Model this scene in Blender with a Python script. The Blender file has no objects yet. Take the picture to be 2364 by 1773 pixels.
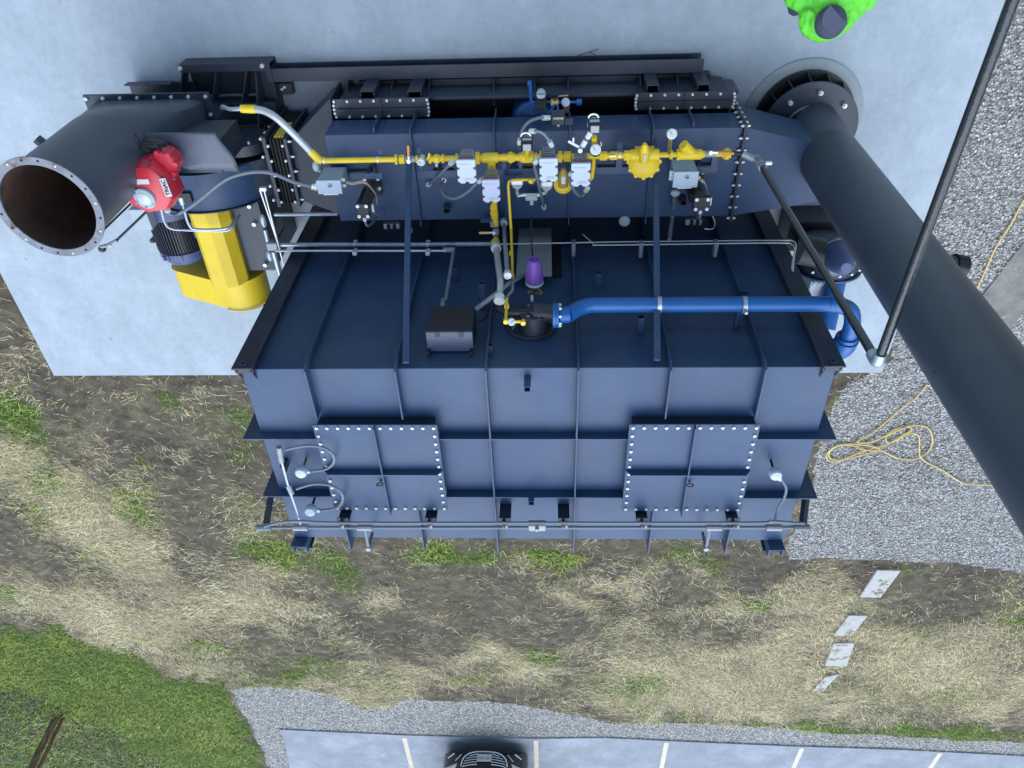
import bpy, math, random
import numpy as np
from mathutils import Vector, Matrix
random.seed(7); rng = np.random.default_rng(11)
S = bpy.context.scene
COL = S.collection

# ------------------------------------------------------------------ camera
W0, H0, FPX, HC = 2364.0, 1773.0, 1768.5, 8.0
_n = Vector((80, 1446, -FPX)).normalized()
_d = Vector((91, -2168, -FPX)); _d -= _n * _d.dot(_n); _d.normalize()
ZW, YW = -_n, -_d
XW = YW.cross(ZW)
RW = Matrix((XW, YW, ZW))            # world = RW @ camera-space
CAM = Vector((0, 0, HC))
cd = bpy.data.cameras.new('camera'); cam = bpy.data.objects.new('camera', cd); COL.objects.link(cam)
cam.matrix_world = Matrix.Translation(CAM) @ RW.to_4x4()
cd.sensor_fit = 'HORIZONTAL'; cd.sensor_width = 36; cd.lens = FPX / W0 * 36
cd.clip_start = .05; cd.clip_end = 2000
S.camera = cam

# ------------------------------------------------------------------ light
SUN_EL, SUN_STR, SKY_STR, EXPO = 58, 1.5, 0.055, 1.58
w = bpy.data.worlds.new('World'); S.world = w; w.use_nodes = True
nt = w.node_tree; bg = nt.nodes['Background']
sky = nt.nodes.new('ShaderNodeTexSky'); sky.sky_type = 'NISHITA'; sky.sun_disc = False
sky.sun_elevation = math.radians(SUN_EL); sky.sun_rotation = math.radians(180)
sky.air_density = 1.2; sky.dust_density = 1.0; sky.ozone_density = 2.5
nt.links.new(sky.outputs[0], bg.inputs[0]); bg.inputs[1].default_value = SKY_STR
ld = bpy.data.lights.new('sun', 'SUN'); ld.energy = SUN_STR; ld.angle = math.radians(95); ld.color = (.83, .92, 1)
sun = bpy.data.objects.new('sun', ld); COL.objects.link(sun)
sd = Vector((0.06, -math.cos(math.radians(SUN_EL)), math.sin(math.radians(SUN_EL))))
sun.rotation_euler = sd.to_track_quat('Z', 'Y').to_euler(); sun.location = (0, -20, 30)
S.view_settings.view_transform = 'Standard'; S.view_settings.look = 'None'
S.view_settings.gamma = 1; S.view_settings.exposure = EXPO
S.render.engine = 'CYCLES'

# ------------------------------------------------------------------ pixel -> point on a real plane
def ray(u, v): return RW @ Vector(((u - W0/2) / FPX, -(v - H0/2) / FPX, -1))
def pz(u, v, z): r = ray(u, v); return CAM + r * ((z - HC) / r.z)
def py(u, v, y): r = ray(u, v); return CAM + r * (y / r.y)
def px(u, v, x): r = ray(u, v); return CAM + r * (x / r.x)

# ------------------------------------------------------------------ materials
def mat(name, base, rough=.5, metal=0, var=.12, nscale=3, bump=0, bscale=60, spec=.5, coat=0, second=None, sec_amt=.5, sec_scale=2, sec_w=.08, stretch=None):
    m = bpy.data.materials.new(name); m.use_nodes = True
    n = m.node_tree.nodes; l = m.node_tree.links; b = n['Principled BSDF']
    b.inputs['Metallic'].default_value = metal
    b.inputs['Specular IOR Level'].default_value = spec
    if coat: b.inputs['Coat Weight'].default_value = coat; b.inputs['Coat Roughness'].default_value = .25
    tc = n.new('ShaderNodeTexCoord'); src = tc.outputs['Object']
    if stretch:
        mp = n.new('ShaderNodeMapping'); mp.inputs['Scale'].default_value = stretch
        l.new(src, mp.inputs[0]); src = mp.outputs[0]
    no = n.new('ShaderNodeTexNoise'); no.inputs['Scale'].default_value = nscale; no.inputs['Detail'].default_value = 6; no.inputs['Roughness'].default_value = .65
    l.new(src, no.inputs[0])
    r = n.new('ShaderNodeValToRGB'); cr = r.color_ramp
    cr.elements[0].position = .3; cr.elements[1].position = .7
    cr.elements[0].color = tuple(c*(1-var) for c in base) + (1,); cr.elements[1].color = tuple(min(1, c*(1+var)) for c in base) + (1,)
    l.new(no.outputs[0], r.inputs[0]); colo = r.outputs[0]
    if second:
        n2 = n.new('ShaderNodeTexNoise'); n2.inputs['Scale'].default_value = sec_scale; n2.inputs['Detail'].default_value = 8; n2.inputs['Roughness'].default_value = .7
        l.new(src, n2.inputs[0])
        mr = n.new('ShaderNodeMapRange'); mr.inputs['From Min'].default_value = sec_amt; mr.inputs['From Max'].default_value = sec_amt + sec_w
        l.new(n2.outputs[0], mr.inputs[0])
        mx = n.new('ShaderNodeMix'); mx.data_type = 'RGBA'
        l.new(mr.outputs[0], mx.inputs['Factor']); l.new(colo, mx.inputs['A']); mx.inputs['B'].default_value = tuple(second) + (1,)
        colo = mx.outputs['Result']
    l.new(colo, b.inputs['Base Color'])
    rr = n.new('ShaderNodeMapRange'); rr.inputs['To Min'].default_value = max(.03, rough - .08); rr.inputs['To Max'].default_value = min(1, rough + .1)
    l.new(no.outputs[0], rr.inputs[0]); l.new(rr.outputs[0], b.inputs['Roughness'])
    if bump:
        nb = n.new('ShaderNodeTexNoise'); nb.inputs['Scale'].default_value = bscale; nb.inputs['Detail'].default_value = 3
        l.new(src, nb.inputs[0])
        bp = n.new('ShaderNodeBump'); bp.inputs['Strength'].default_value = bump; bp.inputs['Distance'].default_value = .01
        l.new(nb.outputs[0], bp.inputs['Height']); l.new(bp.outputs[0], b.inputs['Normal'])
    return m

PAINT = mat('dark_steel_paint', (.026, .060, .135), .42, spec=.42, var=.12, nscale=1.6, bump=.12, bscale=9, second=(.038, .074, .155), sec_amt=.6, sec_scale=2.2, sec_w=.2)
PAINT2 = mat('dark_duct_paint', (.020, .028, .045), .4, var=.15, nscale=2.3, bump=.12, bscale=9, second=(.035, .043, .06), sec_amt=.64, sec_scale=3, sec_w=.2)
STACKP = mat('stack_paint', (.056, .074, .10), .42, var=.12, nscale=1.5, bump=.1, bscale=7)
BLACK = mat('black_paint', (.012, .013, .017), .4, var=.2)
RUBBER = mat('black_rubber', (.012, .012, .012), .75, var=.3, bump=.6, bscale=14)
YEL = mat('yellow_gas_paint', (.82, .58, .02), .42, var=.1, nscale=6, bump=.2, bscale=30, second=(.42, .25, .02), sec_amt=.66, sec_scale=14)
YELG = mat('yellow_guard_paint', (.82, .58, .025), .45, var=.08, nscale=3, bump=.1, second=(.6, .42, .04), sec_amt=.7, sec_scale=5)
RED = mat('red_enamel', (.62, .02, .045), .3, var=.12, nscale=6, coat=.4)
BLUE = mat('blue_pipe_paint', (.006, .105, .36), .42, var=.1, nscale=4, coat=.15)
PURPLE = mat('purple_plastic', (.19, .08, .38), .4, var=.1, nscale=8)
GALV = mat('galvanised_metal', (.42, .48, .54), .4, .7, var=.15, nscale=14)
ZINC = mat('zinc_bolt', (.72, .76, .74), .38, .35, var=.12, nscale=30)
GREYBOX = mat('grey_enclosure_paint', (.36, .43, .47), .4, var=.07, nscale=5)
WHITE = mat('white_enamel', (.5, .57, .64), .4, var=.05, nscale=5)
CASTG = mat('grey_casting', (.3, .31, .33), .5, .3, var=.15, nscale=20)
FLEX = mat('grey_flexible_conduit', (.17, .2, .235), .5, var=.1, nscale=40)
BRAID = mat('braided_hose', (.5, .52, .54), .45, .5, var=.35, nscale=160)
ORANGE = mat('orange_lever_grip', (.65, .27, .05), .5)
BRASS = mat('brass', (.5, .35, .14), .35, .8)
RUST = mat('rusted_steel', (.07, .035, .024), .8, var=.45, nscale=5, bump=.4, bscale=20, second=(.05, .03, .025), sec_amt=.5, sec_scale=3, sec_w=.2)
FLRUST = mat('weathered_flange', (.2, .21, .24), .55, .3, var=.3, nscale=7, second=(.14, .075, .05), sec_amt=.56, sec_scale=6, sec_w=.1)
MOTOR = mat('motor_blue_grey', (.075, .1, .22), .45, var=.12, nscale=4)
DARK = mat('void_shade_black', (.004, .004, .005), .9)
LABEL = mat('label_white', (.6, .62, .62), .5, var=.04)
PRINT = mat('label_print', (.03, .03, .035), .6)
PRINTG = mat('label_grey_print', (.4, .42, .45), .6)
GLASS = mat('gauge_glass', (.55, .6, .62), .08, var=.03, coat=.6)
REDLN = mat('red_window_strip', (.32, .05, .07), .3)
CORDM = mat('yellow_cord_sheath', (.68, .5, .16), .5, var=.12, nscale=20)
CONC = mat('pad_concrete', (.35, .40, .445), .75, var=.07, nscale=14, bump=.25, bscale=40, second=(.43, .48, .525), sec_amt=.47, sec_scale=1.3, sec_w=.3)
CONCD = mat('plinth_concrete', (.32, .35, .365), .85, var=.12, nscale=4, bump=.3, bscale=50)
SLAB = mat('stepping_slab', (.46, .45, .42), .85, var=.12, nscale=5, bump=.3, bscale=50, second=(.2, .16, .11), sec_amt=.54, sec_scale=5)
ASPH = mat('parking_surface', (.27, .29, .33), .85, var=.16, nscale=1.6, bump=.3, bscale=60, second=(.37, .4, .45), sec_amt=.5, sec_scale=.8, sec_w=.3)
LINEP = mat('pale_line_paint', (.62, .55, .42), .7, var=.15, nscale=12)
WOOD = mat('weathered_post', (.2, .1, .055), .8, var=.5, nscale=5, stretch=(6, 6, .6), second=(.42, .3, .2), sec_amt=.52, sec_scale=6, bump=.5)
HIVIS = mat('hi_vis_green', (.14, .7, .045), .6, var=.12, nscale=9, bump=.4, bscale=9)
SLATE = mat('slate_cloth', (.06, .07, .11), .7, var=.15, nscale=14, bump=.3, bscale=30)
TROUS = mat('dark_trousers', (.03, .035, .05), .8)
SKIN = mat('skin', (.45, .26, .18), .5)
CARP = mat('black_car_paint', (.008, .009, .014), .2, coat=.8, var=.05)
PIPEB = mat('black_lacquered_pipe', (.012,.014,.02), .22, var=.3, nscale=20, bump=.4, bscale=40, coat=.5)
CASTB = mat('dark_casting', (.028,.032,.045), .45, var=.2, nscale=10, bump=.3)
CHROME = mat('chrome', (.85, .87, .9), .25, .45, var=.03)
LAMP = mat('headlight_glass', (.6, .65, .72), .1, coat=.7, var=.05)
TWIG = mat('twig', (.2, .15, .1), .8)
WIREC = mat('cream_wire', (.6, .48, .33), .5)

def add_stains(m, spots=True):
    """small dark specks, drips and scuffs that belong to the slab itself"""
    n = m.node_tree.nodes; l = m.node_tree.links; b = n['Principled BSDF']
    old = b.inputs['Base Color'].links[0].from_socket
    tc = n.new('ShaderNodeTexCoord')
    vo = n.new('ShaderNodeTexVoronoi'); vo.inputs['Scale'].default_value = 3.1; vo.inputs['Randomness'].default_value = 1
    nz = n.new('ShaderNodeTexNoise'); nz.inputs['Scale'].default_value = 9; nz.inputs['Detail'].default_value = 4
    l.new(tc.outputs['Object'], nz.inputs[0])
    mxv = n.new('ShaderNodeMix'); mxv.data_type = 'RGBA'; mxv.inputs['Factor'].default_value = .14
    l.new(tc.outputs['Object'], mxv.inputs['A']); l.new(nz.outputs['Color'], mxv.inputs['B']); l.new(mxv.outputs['Result'], vo.inputs[0])
    mr = n.new('ShaderNodeMapRange'); mr.inputs['From Min'].default_value = .015; mr.inputs['From Max'].default_value = .06; mr.inputs['To Min'].default_value = .45; mr.inputs['To Max'].default_value = 1
    l.new(vo.outputs['Distance'], mr.inputs[0])
    # large soft trowel marks, streaked
    mp = n.new('ShaderNodeMapping'); mp.inputs['Scale'].default_value = (1.5, .9, 1); mp.inputs['Rotation'].default_value = (0, 0, .3)
    l.new(tc.outputs['Object'], mp.inputs[0])
    ns = n.new('ShaderNodeTexNoise'); ns.inputs['Scale'].default_value = 2.4; ns.inputs['Detail'].default_value = 9; ns.inputs['Roughness'].default_value = .7
    l.new(mp.outputs[0], ns.inputs[0])
    mr2 = n.new('ShaderNodeMapRange'); mr2.inputs['From Min'].default_value = .3; mr2.inputs['From Max'].default_value = .7; mr2.inputs['To Min'].default_value = .87; mr2.inputs['To Max'].default_value = 1.08
    l.new(ns.outputs[0], mr2.inputs[0])
    mu = n.new('ShaderNodeMath'); mu.operation = 'MULTIPLY'; l.new(mr.outputs[0], mu.inputs[0]); l.new(mr2.outputs[0], mu.inputs[1])
    mx = n.new('ShaderNodeMix'); mx.data_type = 'RGBA'; mx.blend_type = 'MULTIPLY'; mx.inputs['Factor'].default_value = 1
    l.new(old, mx.inputs['A']); l.new(mu.outputs[0], mx.inputs['B']); l.new(mx.outputs['Result'], b.inputs['Base Color'])
def add_scuffs(m):
    """fine pale scratches and dust in the paint film"""
    n = m.node_tree.nodes; l = m.node_tree.links; b = n['Principled BSDF']; old = b.inputs['Base Color'].links[0].from_socket; tc = n.new('ShaderNodeTexCoord')
    a = None
    for rot, sc in ((.5, (2, 26, 2)), (-.9, (24, 2.4, 2))):
        mp = n.new('ShaderNodeMapping'); mp.inputs['Rotation'].default_value = (0, 0, rot); mp.inputs['Scale'].default_value = sc; l.new(tc.outputs['Object'], mp.inputs[0])
        t = n.new('ShaderNodeTexNoise'); t.inputs['Scale'].default_value = 1.6; t.inputs['Detail'].default_value = 7; t.inputs['Roughness'].default_value = .75; l.new(mp.outputs[0], t.inputs[0])
        r = n.new('ShaderNodeMapRange'); r.inputs['From Min'].default_value = .66; r.inputs['From Max'].default_value = .74; r.inputs['To Max'].default_value = .5; l.new(t.outputs[0], r.inputs[0])
        if a is None: a = r.outputs[0]
        else:
            q = n.new('ShaderNodeMath'); q.operation = 'MAXIMUM'; l.new(a, q.inputs[0]); l.new(r.outputs[0], q.inputs[1]); a = q.outputs[0]
    x = n.new('ShaderNodeMix'); x.data_type = 'RGBA'; l.new(a, x.inputs['Factor']); l.new(old, x.inputs['A']); x.inputs['B'].default_value = (.13, .17, .25, 1); l.new(x.outputs['Result'], b.inputs['Base Color'])
def add_dust(m, dust, amt):
    """uneven dust film and dried water marks on the paint"""
    n = m.node_tree.nodes; l = m.node_tree.links; b = n['Principled BSDF']; old = b.inputs['Base Color'].links[0].from_socket; tc = n.new('ShaderNodeTexCoord')
    t = n.new('ShaderNodeTexNoise'); t.inputs['Scale'].default_value = 1.3; t.inputs['Detail'].default_value = 10; t.inputs['Roughness'].default_value = .72; t.inputs['Distortion'].default_value = .6; l.new(tc.outputs['Object'], t.inputs[0])
    r = n.new('ShaderNodeMapRange'); r.inputs['From Min'].default_value = .45; r.inputs['From Max'].default_value = .75; r.inputs['To Max'].default_value = amt; l.new(t.outputs[0], r.inputs[0])
    x = n.new('ShaderNodeMix'); x.data_type = 'RGBA'; l.new(r.outputs[0], x.inputs['Factor']); l.new(old, x.inputs['A']); x.inputs['B'].default_value = tuple(dust)+(1,); l.new(x.outputs['Result'], b.inputs['Base Color'])
for m_ in (PAINT, PAINT2, STACKP): add_scuffs(m_); add_dust(m_, (.12, .14, .17), .28)
add_dust(YELG, (.4, .3, .12), .3); add_dust(YEL, (.35, .26, .1), .3); add_dust(RED, (.3, .08, .08), .3); add_dust(BLUE, (.08, .2, .42), .3)
add_stains(CONC); add_stains(ASPH)

# ------------------------------------------------------------------ mesh builder
def frame(axis):
    a = Vector(axis).normalized()
    t = Vector((0, 0, 1)) if abs(a.z) < .9 else Vector((1, 0, 0))
    x = a.cross(t).normalized(); y = a.cross(x).normalized()
    return x, y, a
class MB:
    def __init__(s): s.v = []; s.f = []
    def add(s, vs, fs):
        o = len(s.v); s.v += [tuple(p) for p in vs]; s.f += [tuple(i + o for i in f) for f in fs]; return s
    def box(s, x0, x1, y0, y1, z0, z1):
        x0, x1 = sorted((x0, x1)); y0, y1 = sorted((y0, y1)); z0, z1 = sorted((z0, z1))
        return s.add([(x0,y0,z0),(x1,y0,z0),(x1,y1,z0),(x0,y1,z0),(x0,y0,z1),(x1,y0,z1),(x1,y1,z1),(x0,y1,z1)],
                     [(0,3,2,1),(4,5,6,7),(0,1,5,4),(1,2,6,5),(2,3,7,6),(3,0,4,7)])
    def hexa(s, b, t):
        return s.add(list(b) + list(t), [(3,2,1,0),(4,5,6,7),(0,1,5,4),(1,2,6,5),(2,3,7,6),(3,0,4,7)])
    def bar(s, p0, p1, w, h, up=(0,0,1)):
        p0, p1 = Vector(p0), Vector(p1); a = (p1-p0).normalized(); sx = a.cross(Vector(up)).normalized(); sz = sx.cross(a)
        c = [(-w/2,-h/2),(w/2,-h/2),(w/2,h/2),(-w/2,h/2)]
        return s.hexa([p0+sx*i+sz*j for i,j in c], [p1+sx*i+sz*j for i,j in c])
    def cyl(s, p0, p1, r0, r1=None, n=14, caps=True):
        r1 = r0 if r1 is None else r1; p0, p1 = Vector(p0), Vector(p1); x, y, a = frame(p1-p0)
        vs = []
        for p, r in ((p0, r0), (p1, r1)):
            vs += [p + (x*math.cos(2*math.pi*i/n) + y*math.sin(2*math.pi*i/n))*r for i in range(n)]
        fs = [(i, (i+1)%n, n+(i+1)%n, n+i) for i in range(n)]
        if caps: fs += [tuple(range(n))[::-1], tuple(range(n, 2*n))]
        return s.add(vs, fs)
    def lathe(s, o, axis, prof, n=20, close=True):
        o = Vector(o); x, y, a = frame(axis); vs = []; m = len(prof)
        for r, h in prof:
            vs += [o + a*h + (x*math.cos(2*math.pi*i/n) + y*math.sin(2*math.pi*i/n))*r for i in range(n)]
        fs = [(k*n+i, k*n+(i+1)%n, (k+1)*n+(i+1)%n, (k+1)*n+i) for k in range(m-1) for i in range(n)]
        if close: fs += [tuple(range(n))[::-1], tuple(range((m-1)*n, m*n))]
        return s.add(vs, fs)
    def tube(s, pts, r, n=8, smooth=0):
        pts = [Vector(p) for p in pts]
        if smooth: pts = catmull(pts, smooth)
        m = len(pts); rs = r if isinstance(r, (list, tuple)) else [r]*m
        if len(rs) != m: rs = [rs[0] + (rs[-1]-rs[0])*i/(m-1) for i in range(m)]
        t0 = (pts[1]-pts[0]).normalized(); x, y, a = frame(t0); vs = []
        for i, p in enumerate(pts):
            t = (pts[min(i+1, m-1)] - pts[max(i-1, 0)]).normalized()
            x = (x - t*x.dot(t)).normalized(); yy = t.cross(x)
            vs += [p + (x*math.cos(2*math.pi*k/n) + yy*math.sin(2*math.pi*k/n))*rs[i] for k in range(n)]
        fs = [(i*n+k, i*n+(k+1)%n, (i+1)*n+(k+1)%n, (i+1)*n+k) for i in range(m-1) for k in range(n)]
        fs += [tuple(range(n))[::-1], tuple(range((m-1)*n, m*n))]
        return s.add(vs, fs)
    def ball(s, c, r, n=12, m=8, sc=(1,1,1)):
        c = Vector(c); vs = [c + Vector((0,0,-r*sc[2]))]
        for j in range(1, m):
            t = -math.pi/2 + math.pi*j/m
            vs += [c + Vector((r*sc[0]*math.cos(t)*math.cos(2*math.pi*i/n), r*sc[1]*math.cos(t)*math.sin(2*math.pi*i/n), r*sc[2]*math.sin(t))) for i in range(n)]
        vs.append(c + Vector((0,0,r*sc[2]))); L = len(vs)-1
        fs = [(0, 1+(i+1)%n, 1+i) for i in range(n)]
        for j in range(m-2): fs += [(1+j*n+i, 1+j*n+(i+1)%n, 1+(j+1)*n+(i+1)%n, 1+(j+1)*n+i) for i in range(n)]
        fs += [(1+(m-2)*n+i, 1+(m-2)*n+(i+1)%n, L) for i in range(n)]
        return s.add(vs, fs)
    def prism(s, poly, off):
        """closed polygon of 3-D points swept by off"""
        off = Vector(off); n = len(poly); a = [Vector(p) for p in poly]; b = [p + off for p in a]
        return s.add(a + b, [tuple(range(n))[::-1], tuple(range(n, 2*n))] + [(i, (i+1)%n, n+(i+1)%n, n+i) for i in range(n)])
    def ring(s, o, axis, r0, r1, t, n=32):
        o = Vector(o); x, y, a = frame(axis); vs = []
        for r, h in ((r0, 0), (r1, 0), (r1, t), (r0, t)):
            vs += [o + a*h + (x*math.cos(2*math.pi*i/n) + y*math.sin(2*math.pi*i/n))*r for i in range(n)]
        fs = [(k*n+i, k*n+(i+1)%n, ((k+1)%4)*n+(i+1)%n, ((k+1)%4)*n+i) for k in range(4) for i in range(n)]
        return s.add(vs, fs)
    def build(s, name, m, parent=None, bevel=0, smooth=False, seg=1):
        me = bpy.data.meshes.new(name); o = bpy.data.objects.new(name, me); COL.objects.link(o)
        org = wloc(parent) if parent else Vector((0,0,0))
        me.from_pydata([tuple(Vector(p) - org) for p in s.v], [], s.f)
        import bmesh
        b = bmesh.new(); b.from_mesh(me); bmesh.ops.recalc_face_normals(b, faces=b.faces); b.to_mesh(me); b.free()
        me.materials.append(m)
        if smooth or bevel:
            me.polygons.foreach_set('use_smooth', [True]*len(me.polygons)); me.set_sharp_from_angle(angle=.62)
        if bevel:
            md = o.modifiers.new('bevel', 'BEVEL'); md.width = bevel; md.segments = seg; md.limit_method = 'ANGLE'; md.angle_limit = .9
        if parent: o.parent = parent
        return o
def wloc(o):
    v = Vector((0,0,0))
    while o: v += o.location; o = o.parent
    return v
def catmull(P, k):
    out = []; n = len(P)
    for i in range(n-1):
        a, b, c, d = P[max(i-1,0)], P[i], P[i+1], P[min(i+2,n-1)]
        for j in range(k):
            t = j/k
            out.append(.5*((2*b) + (c-a)*t + (2*a-5*b+4*c-d)*t*t + (3*b-a-3*c+d)*t**3))
    out.append(P[-1]); return out
def root(name, label, cat, loc, group=None):
    o = bpy.data.objects.new(name, None); COL.objects.link(o); o.location = loc; o.empty_display_size = .1
    o['label'] = label; o['category'] = cat
    if group: o['group'] = group
    return o
def tag(o, label, cat, group=None):
    o['label'] = label; o['category'] = cat
    if group: o['group'] = group
    return o
def struct(o): o['kind'] = 'structure'; return o
def hexbolts(pts, r=.014, h=.014, axis=(0,0,1)):
    m = MB(); a = Vector(axis).normalized()
    for p in pts: p = Vector(p); m.cyl(p, p + a*h, r, n=6); m.cyl(p + a*h, p + a*h*1.5, r*.5, n=6)
    return m
def bolt_parts(pts, parent, r=.014, h=.014, axis=(0,0,1), m=None):
    me = None
    for p in pts:
        q = Vector(p)
        if me is None:
            o = hexbolts([(0,0,0)], r, h, axis).build('bolt', m or ZINC, None); me = o.data; o.parent = parent; o.location = q - wloc(parent)
        else:
            o = bpy.data.objects.new('bolt', me); COL.objects.link(o); o.parent = parent; o.location = q - wloc(parent)
def row(a, b, n): a, b = Vector(a), Vector(b); return [a.lerp(b, i/(n-1)) for i in range(n)]

GZ = -.15
# ================================================================== SETTING
RWn = np.array([list(XW), list(YW), list(ZW)])
def proj_np(X, Y, Z):
    P = np.stack([X, Y, np.full_like(X, Z) - HC], -1) @ RWn      # = RWn.T @ p
    return W0/2 + FPX*P[..., 0]/-P[..., 2], H0/2 - FPX*P[..., 1]/-P[..., 2]
def vnoise(X, Y, sc, seed):
    r = np.random.default_rng(seed).random((128, 128)); x = X*sc + 500.3; y = Y*sc + 500.7
    xi = np.floor(x).astype(int); yi = np.floor(y).astype(int); fx = x-xi; fy = y-yi
    fx = fx*fx*(3-2*fx); fy = fy*fy*(3-2*fy); g = lambda a, b: r[a % 128, b % 128]
    return (g(xi, yi)*(1-fx)+g(xi+1, yi)*fx)*(1-fy) + (g(xi, yi+1)*(1-fx)+g(xi+1, yi+1)*fx)*fy
def fbm(X, Y, sc, seed): return sum(vnoise(X, Y, sc*2**k, seed+k)*.5**k for k in range(4))/1.875
def inpoly(U, V, P):
    c = np.zeros(U.shape, bool); n = len(P)
    for i in range(n):
        (x0, y0), (x1, y1) = P[i], P[(i+1) % n]
        if y0 == y1: continue
        c ^= ((y0 > V) != (y1 > V)) & (U < (x1-x0)*(V-y0)/(y1-y0)+x0)
    return c
def blob(U, V, u, v, a, b, ang=0):
    t = math.radians(ang); du, dv = U-u, V-v
    x = du*math.cos(t)+dv*math.sin(t); y = -du*math.sin(t)+dv*math.cos(t)
    return np.exp(-((x/a)**2 + (y/b)**2))
LAWN = [(-900,1380),(0,1450),(120,1455),(230,1490),(300,1500),(380,1560),(520,1572),(545,1640),(585,1700),(612,1773),(680,2100),(-900,2100)]
BRUSH = [(-900,1560),(0,1592),(70,1606),(130,1652),(215,1668),(300,1730),(400,1790),(560,2100),(-900,2100)]
GRAV_R = [(2060,830),(1990,872),(1958,884),(1935,925),(1912,965),(1893,1010),(1880,1110),(1862,1160),(1850,1200),(1815,1262),(1822,1290),(1930,1284),(2100,1300),(2200,1296),(2364,1326),(2900,1390),(3600,0),(2500,-900),(2120,-900)]
GRAV_B = [(535,1592),(600,1586),(700,1592),(770,1606),(840,1640),(900,1630),(935,1612),(1010,1618),(1130,1620),(1230,1632),(1330,1652),(1405,1672),(1600,1672),(1800,1682),(1900,1694),(2080,1702),(2364,1718),(3400,1760),(3400,2100),(700,2100),(622,1773),(585,1690),(560,1650)]
STRAW = [(120,1140,190,60,32,1.1),(260,1250,150,50,38,1.1),(60,1060,90,40,30,.7),(330,1465,180,62,22,1.0),(120,1390,150,35,18,.8),(480,1400,110,30,10,.6),(620,1400,150,34,15,.55),(700,1620,70,22,5,.9),(850,1625,60,22,0,.9),
         (1330,1380,70,24,25,.8),(1420,1350,80,16,12,.6),(1130,1505,60,18,0,.6),(1200,1530,120,30,5,.7),(1560,1550,150,60,0,1.0),(1830,1510,150,70,-30,1.0),(2080,1500,110,50,30,1.0),(2250,1580,200,60,10,1.1),(1850,1620,220,50,0,.9),(1500,1620,160,40,0,.8),
         (1880,1380,60,70,40,.6),(1900,1180,90,14,10,.7),(2300,1480,120,40,0,.5),(950,1560,150,30,0,.5),(750,1580,200,25,0,.5),(560,1180,60,60,0,.35),(600,1330,60,30,0,.5),(880,1400,50,20,0,.5),(1700,1420,120,24,0,.35),(430,920,60,40,0,.2),(20,880,60,40,40,.4)]
GREEN = [(80,990,40,70,-60,.8),(90,1100,60,40,30,.7),(70,1180,70,26,30,.7),(150,1110,60,30,20,.4),(300,1165,55,40,20,1.0),(370,920,40,24,10,.9),(560,990,50,60,20,.8),(640,1285,50,34,20,1.1),(590,1240,60,40,0,.5),(760,1300,60,36,10,.9),(800,1340,50,20,0,.6),
         (1000,1275,70,22,0,1.1),(1100,1285,60,24,0,1.0),(1260,1280,60,20,0,1.0),(1300,1300,40,30,0,.5),(1640,1315,40,26,0,.9),(1590,1280,60,16,0,.7),(1760,1395,60,10,0,1.0),(700,1540,120,26,0,.7),(620,1580,80,16,0,.7),(1080,1560,60,18,0,.6),(1260,1515,60,14,10,.9),(1420,1580,140,30,0,.6),
         (1500,1600,60,40,0,.7),(1850,1690,300,12,3,1.2),(2200,1690,200,14,5,1.2),(2100,1450,120,30,0,.35),(2330,1425,60,10,0,.8),(1960,1580,70,20,0,.6),(2200,1600,160,30,0,.4),(860,1580,80,16,0,.5),(480,1500,80,20,0,.7),(30,960,50,60,0,.7),(20,1370,60,14,0,.9),(330,1080,40,30,0,.5),(560,1180,60,40,0,.3),(1950,930,12,20,0,.6),(1890,1000,8,20,0,.6),(2080,1330,60,14,0,.4),(1470,1300,40,20,0,.3)]
def masks(X, Y):
    U, V = proj_np(X, Y, GZ)
    wu = (fbm(X, Y, 1.8, 5)-.5)*110; wv = (fbm(X, Y, 1.8, 9)-.5)*70
    u, v = U+wu, V+wv
    wide = (V < -200) | (V > 1900) | (U < -300) | (U > 2700)
    nz = (fbm(X, Y, 6, 131)-.5); lawn = inpoly(U+wu*.4+nz*90, V+wv*.4+nz*80, LAWN); brush = inpoly(u, v, BRUSH)
    grav = inpoly(U+wu*.2, V+wv*.2, GRAV_R) | inpoly(U+wu*.12, V+wv*.12, GRAV_B)
    st = sum(k*blob(u, v, a, b, c, d, e) for a, b, c, d, e, k in STRAW)
    gr = sum(k*blob(u, v, a, b, c, d, e) for a, b, c, d, e, k in GREEN)
    n1 = fbm(X, Y, 1.1, 21); n2 = fbm(X, Y, 4, 31)
    n3 = fbm(X*1.0, Y*2.2, 2.6, 71); st = np.clip(st*(.2+1.7*n3) + np.clip(n1-.53, 0, 1)*1.2 + np.clip(n3-.6, 0, 1)*1.1, 0, 1.2)
    gr = np.clip(gr*(.45+1.1*n2) + np.clip(fbm(X, Y, 1.5, 41)-.62, 0, 1)*1.5, 0, 1.2)
    st = np.where(lawn, np.clip(n2-.62, 0, 1)*.8, st); gr = np.where(lawn, 1, gr)
    br = (brush).astype(float)
    gr = np.where(brush, .35+.5*(n2 > .55), gr); st = np.where(brush, .15, st)
    g = grav.astype(float)
    gr = np.where(grav, 0, gr); st = np.where(grav, st*.12, st)
    return g, gr, st, br, U, V
step = .05
xs = np.arange(-17, 15.01, step); ys = np.arange(-23, 2.01, step)
GX, GY = np.meshgrid(xs, ys, indexing='ij')
gm, gg, gs, gb, GU, GV = masks(GX, GY)
hgt = (fbm(GX, GY, 1.3, 51)-.5)*.05 + (fbm(GX, GY, 7, 61)-.5)*.028
hgt = np.where(gm > 0, hgt*.3, hgt) ; hgt = hgt - np.clip(.0, 0, 1)
hgt = np.minimum(hgt, .02)
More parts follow.
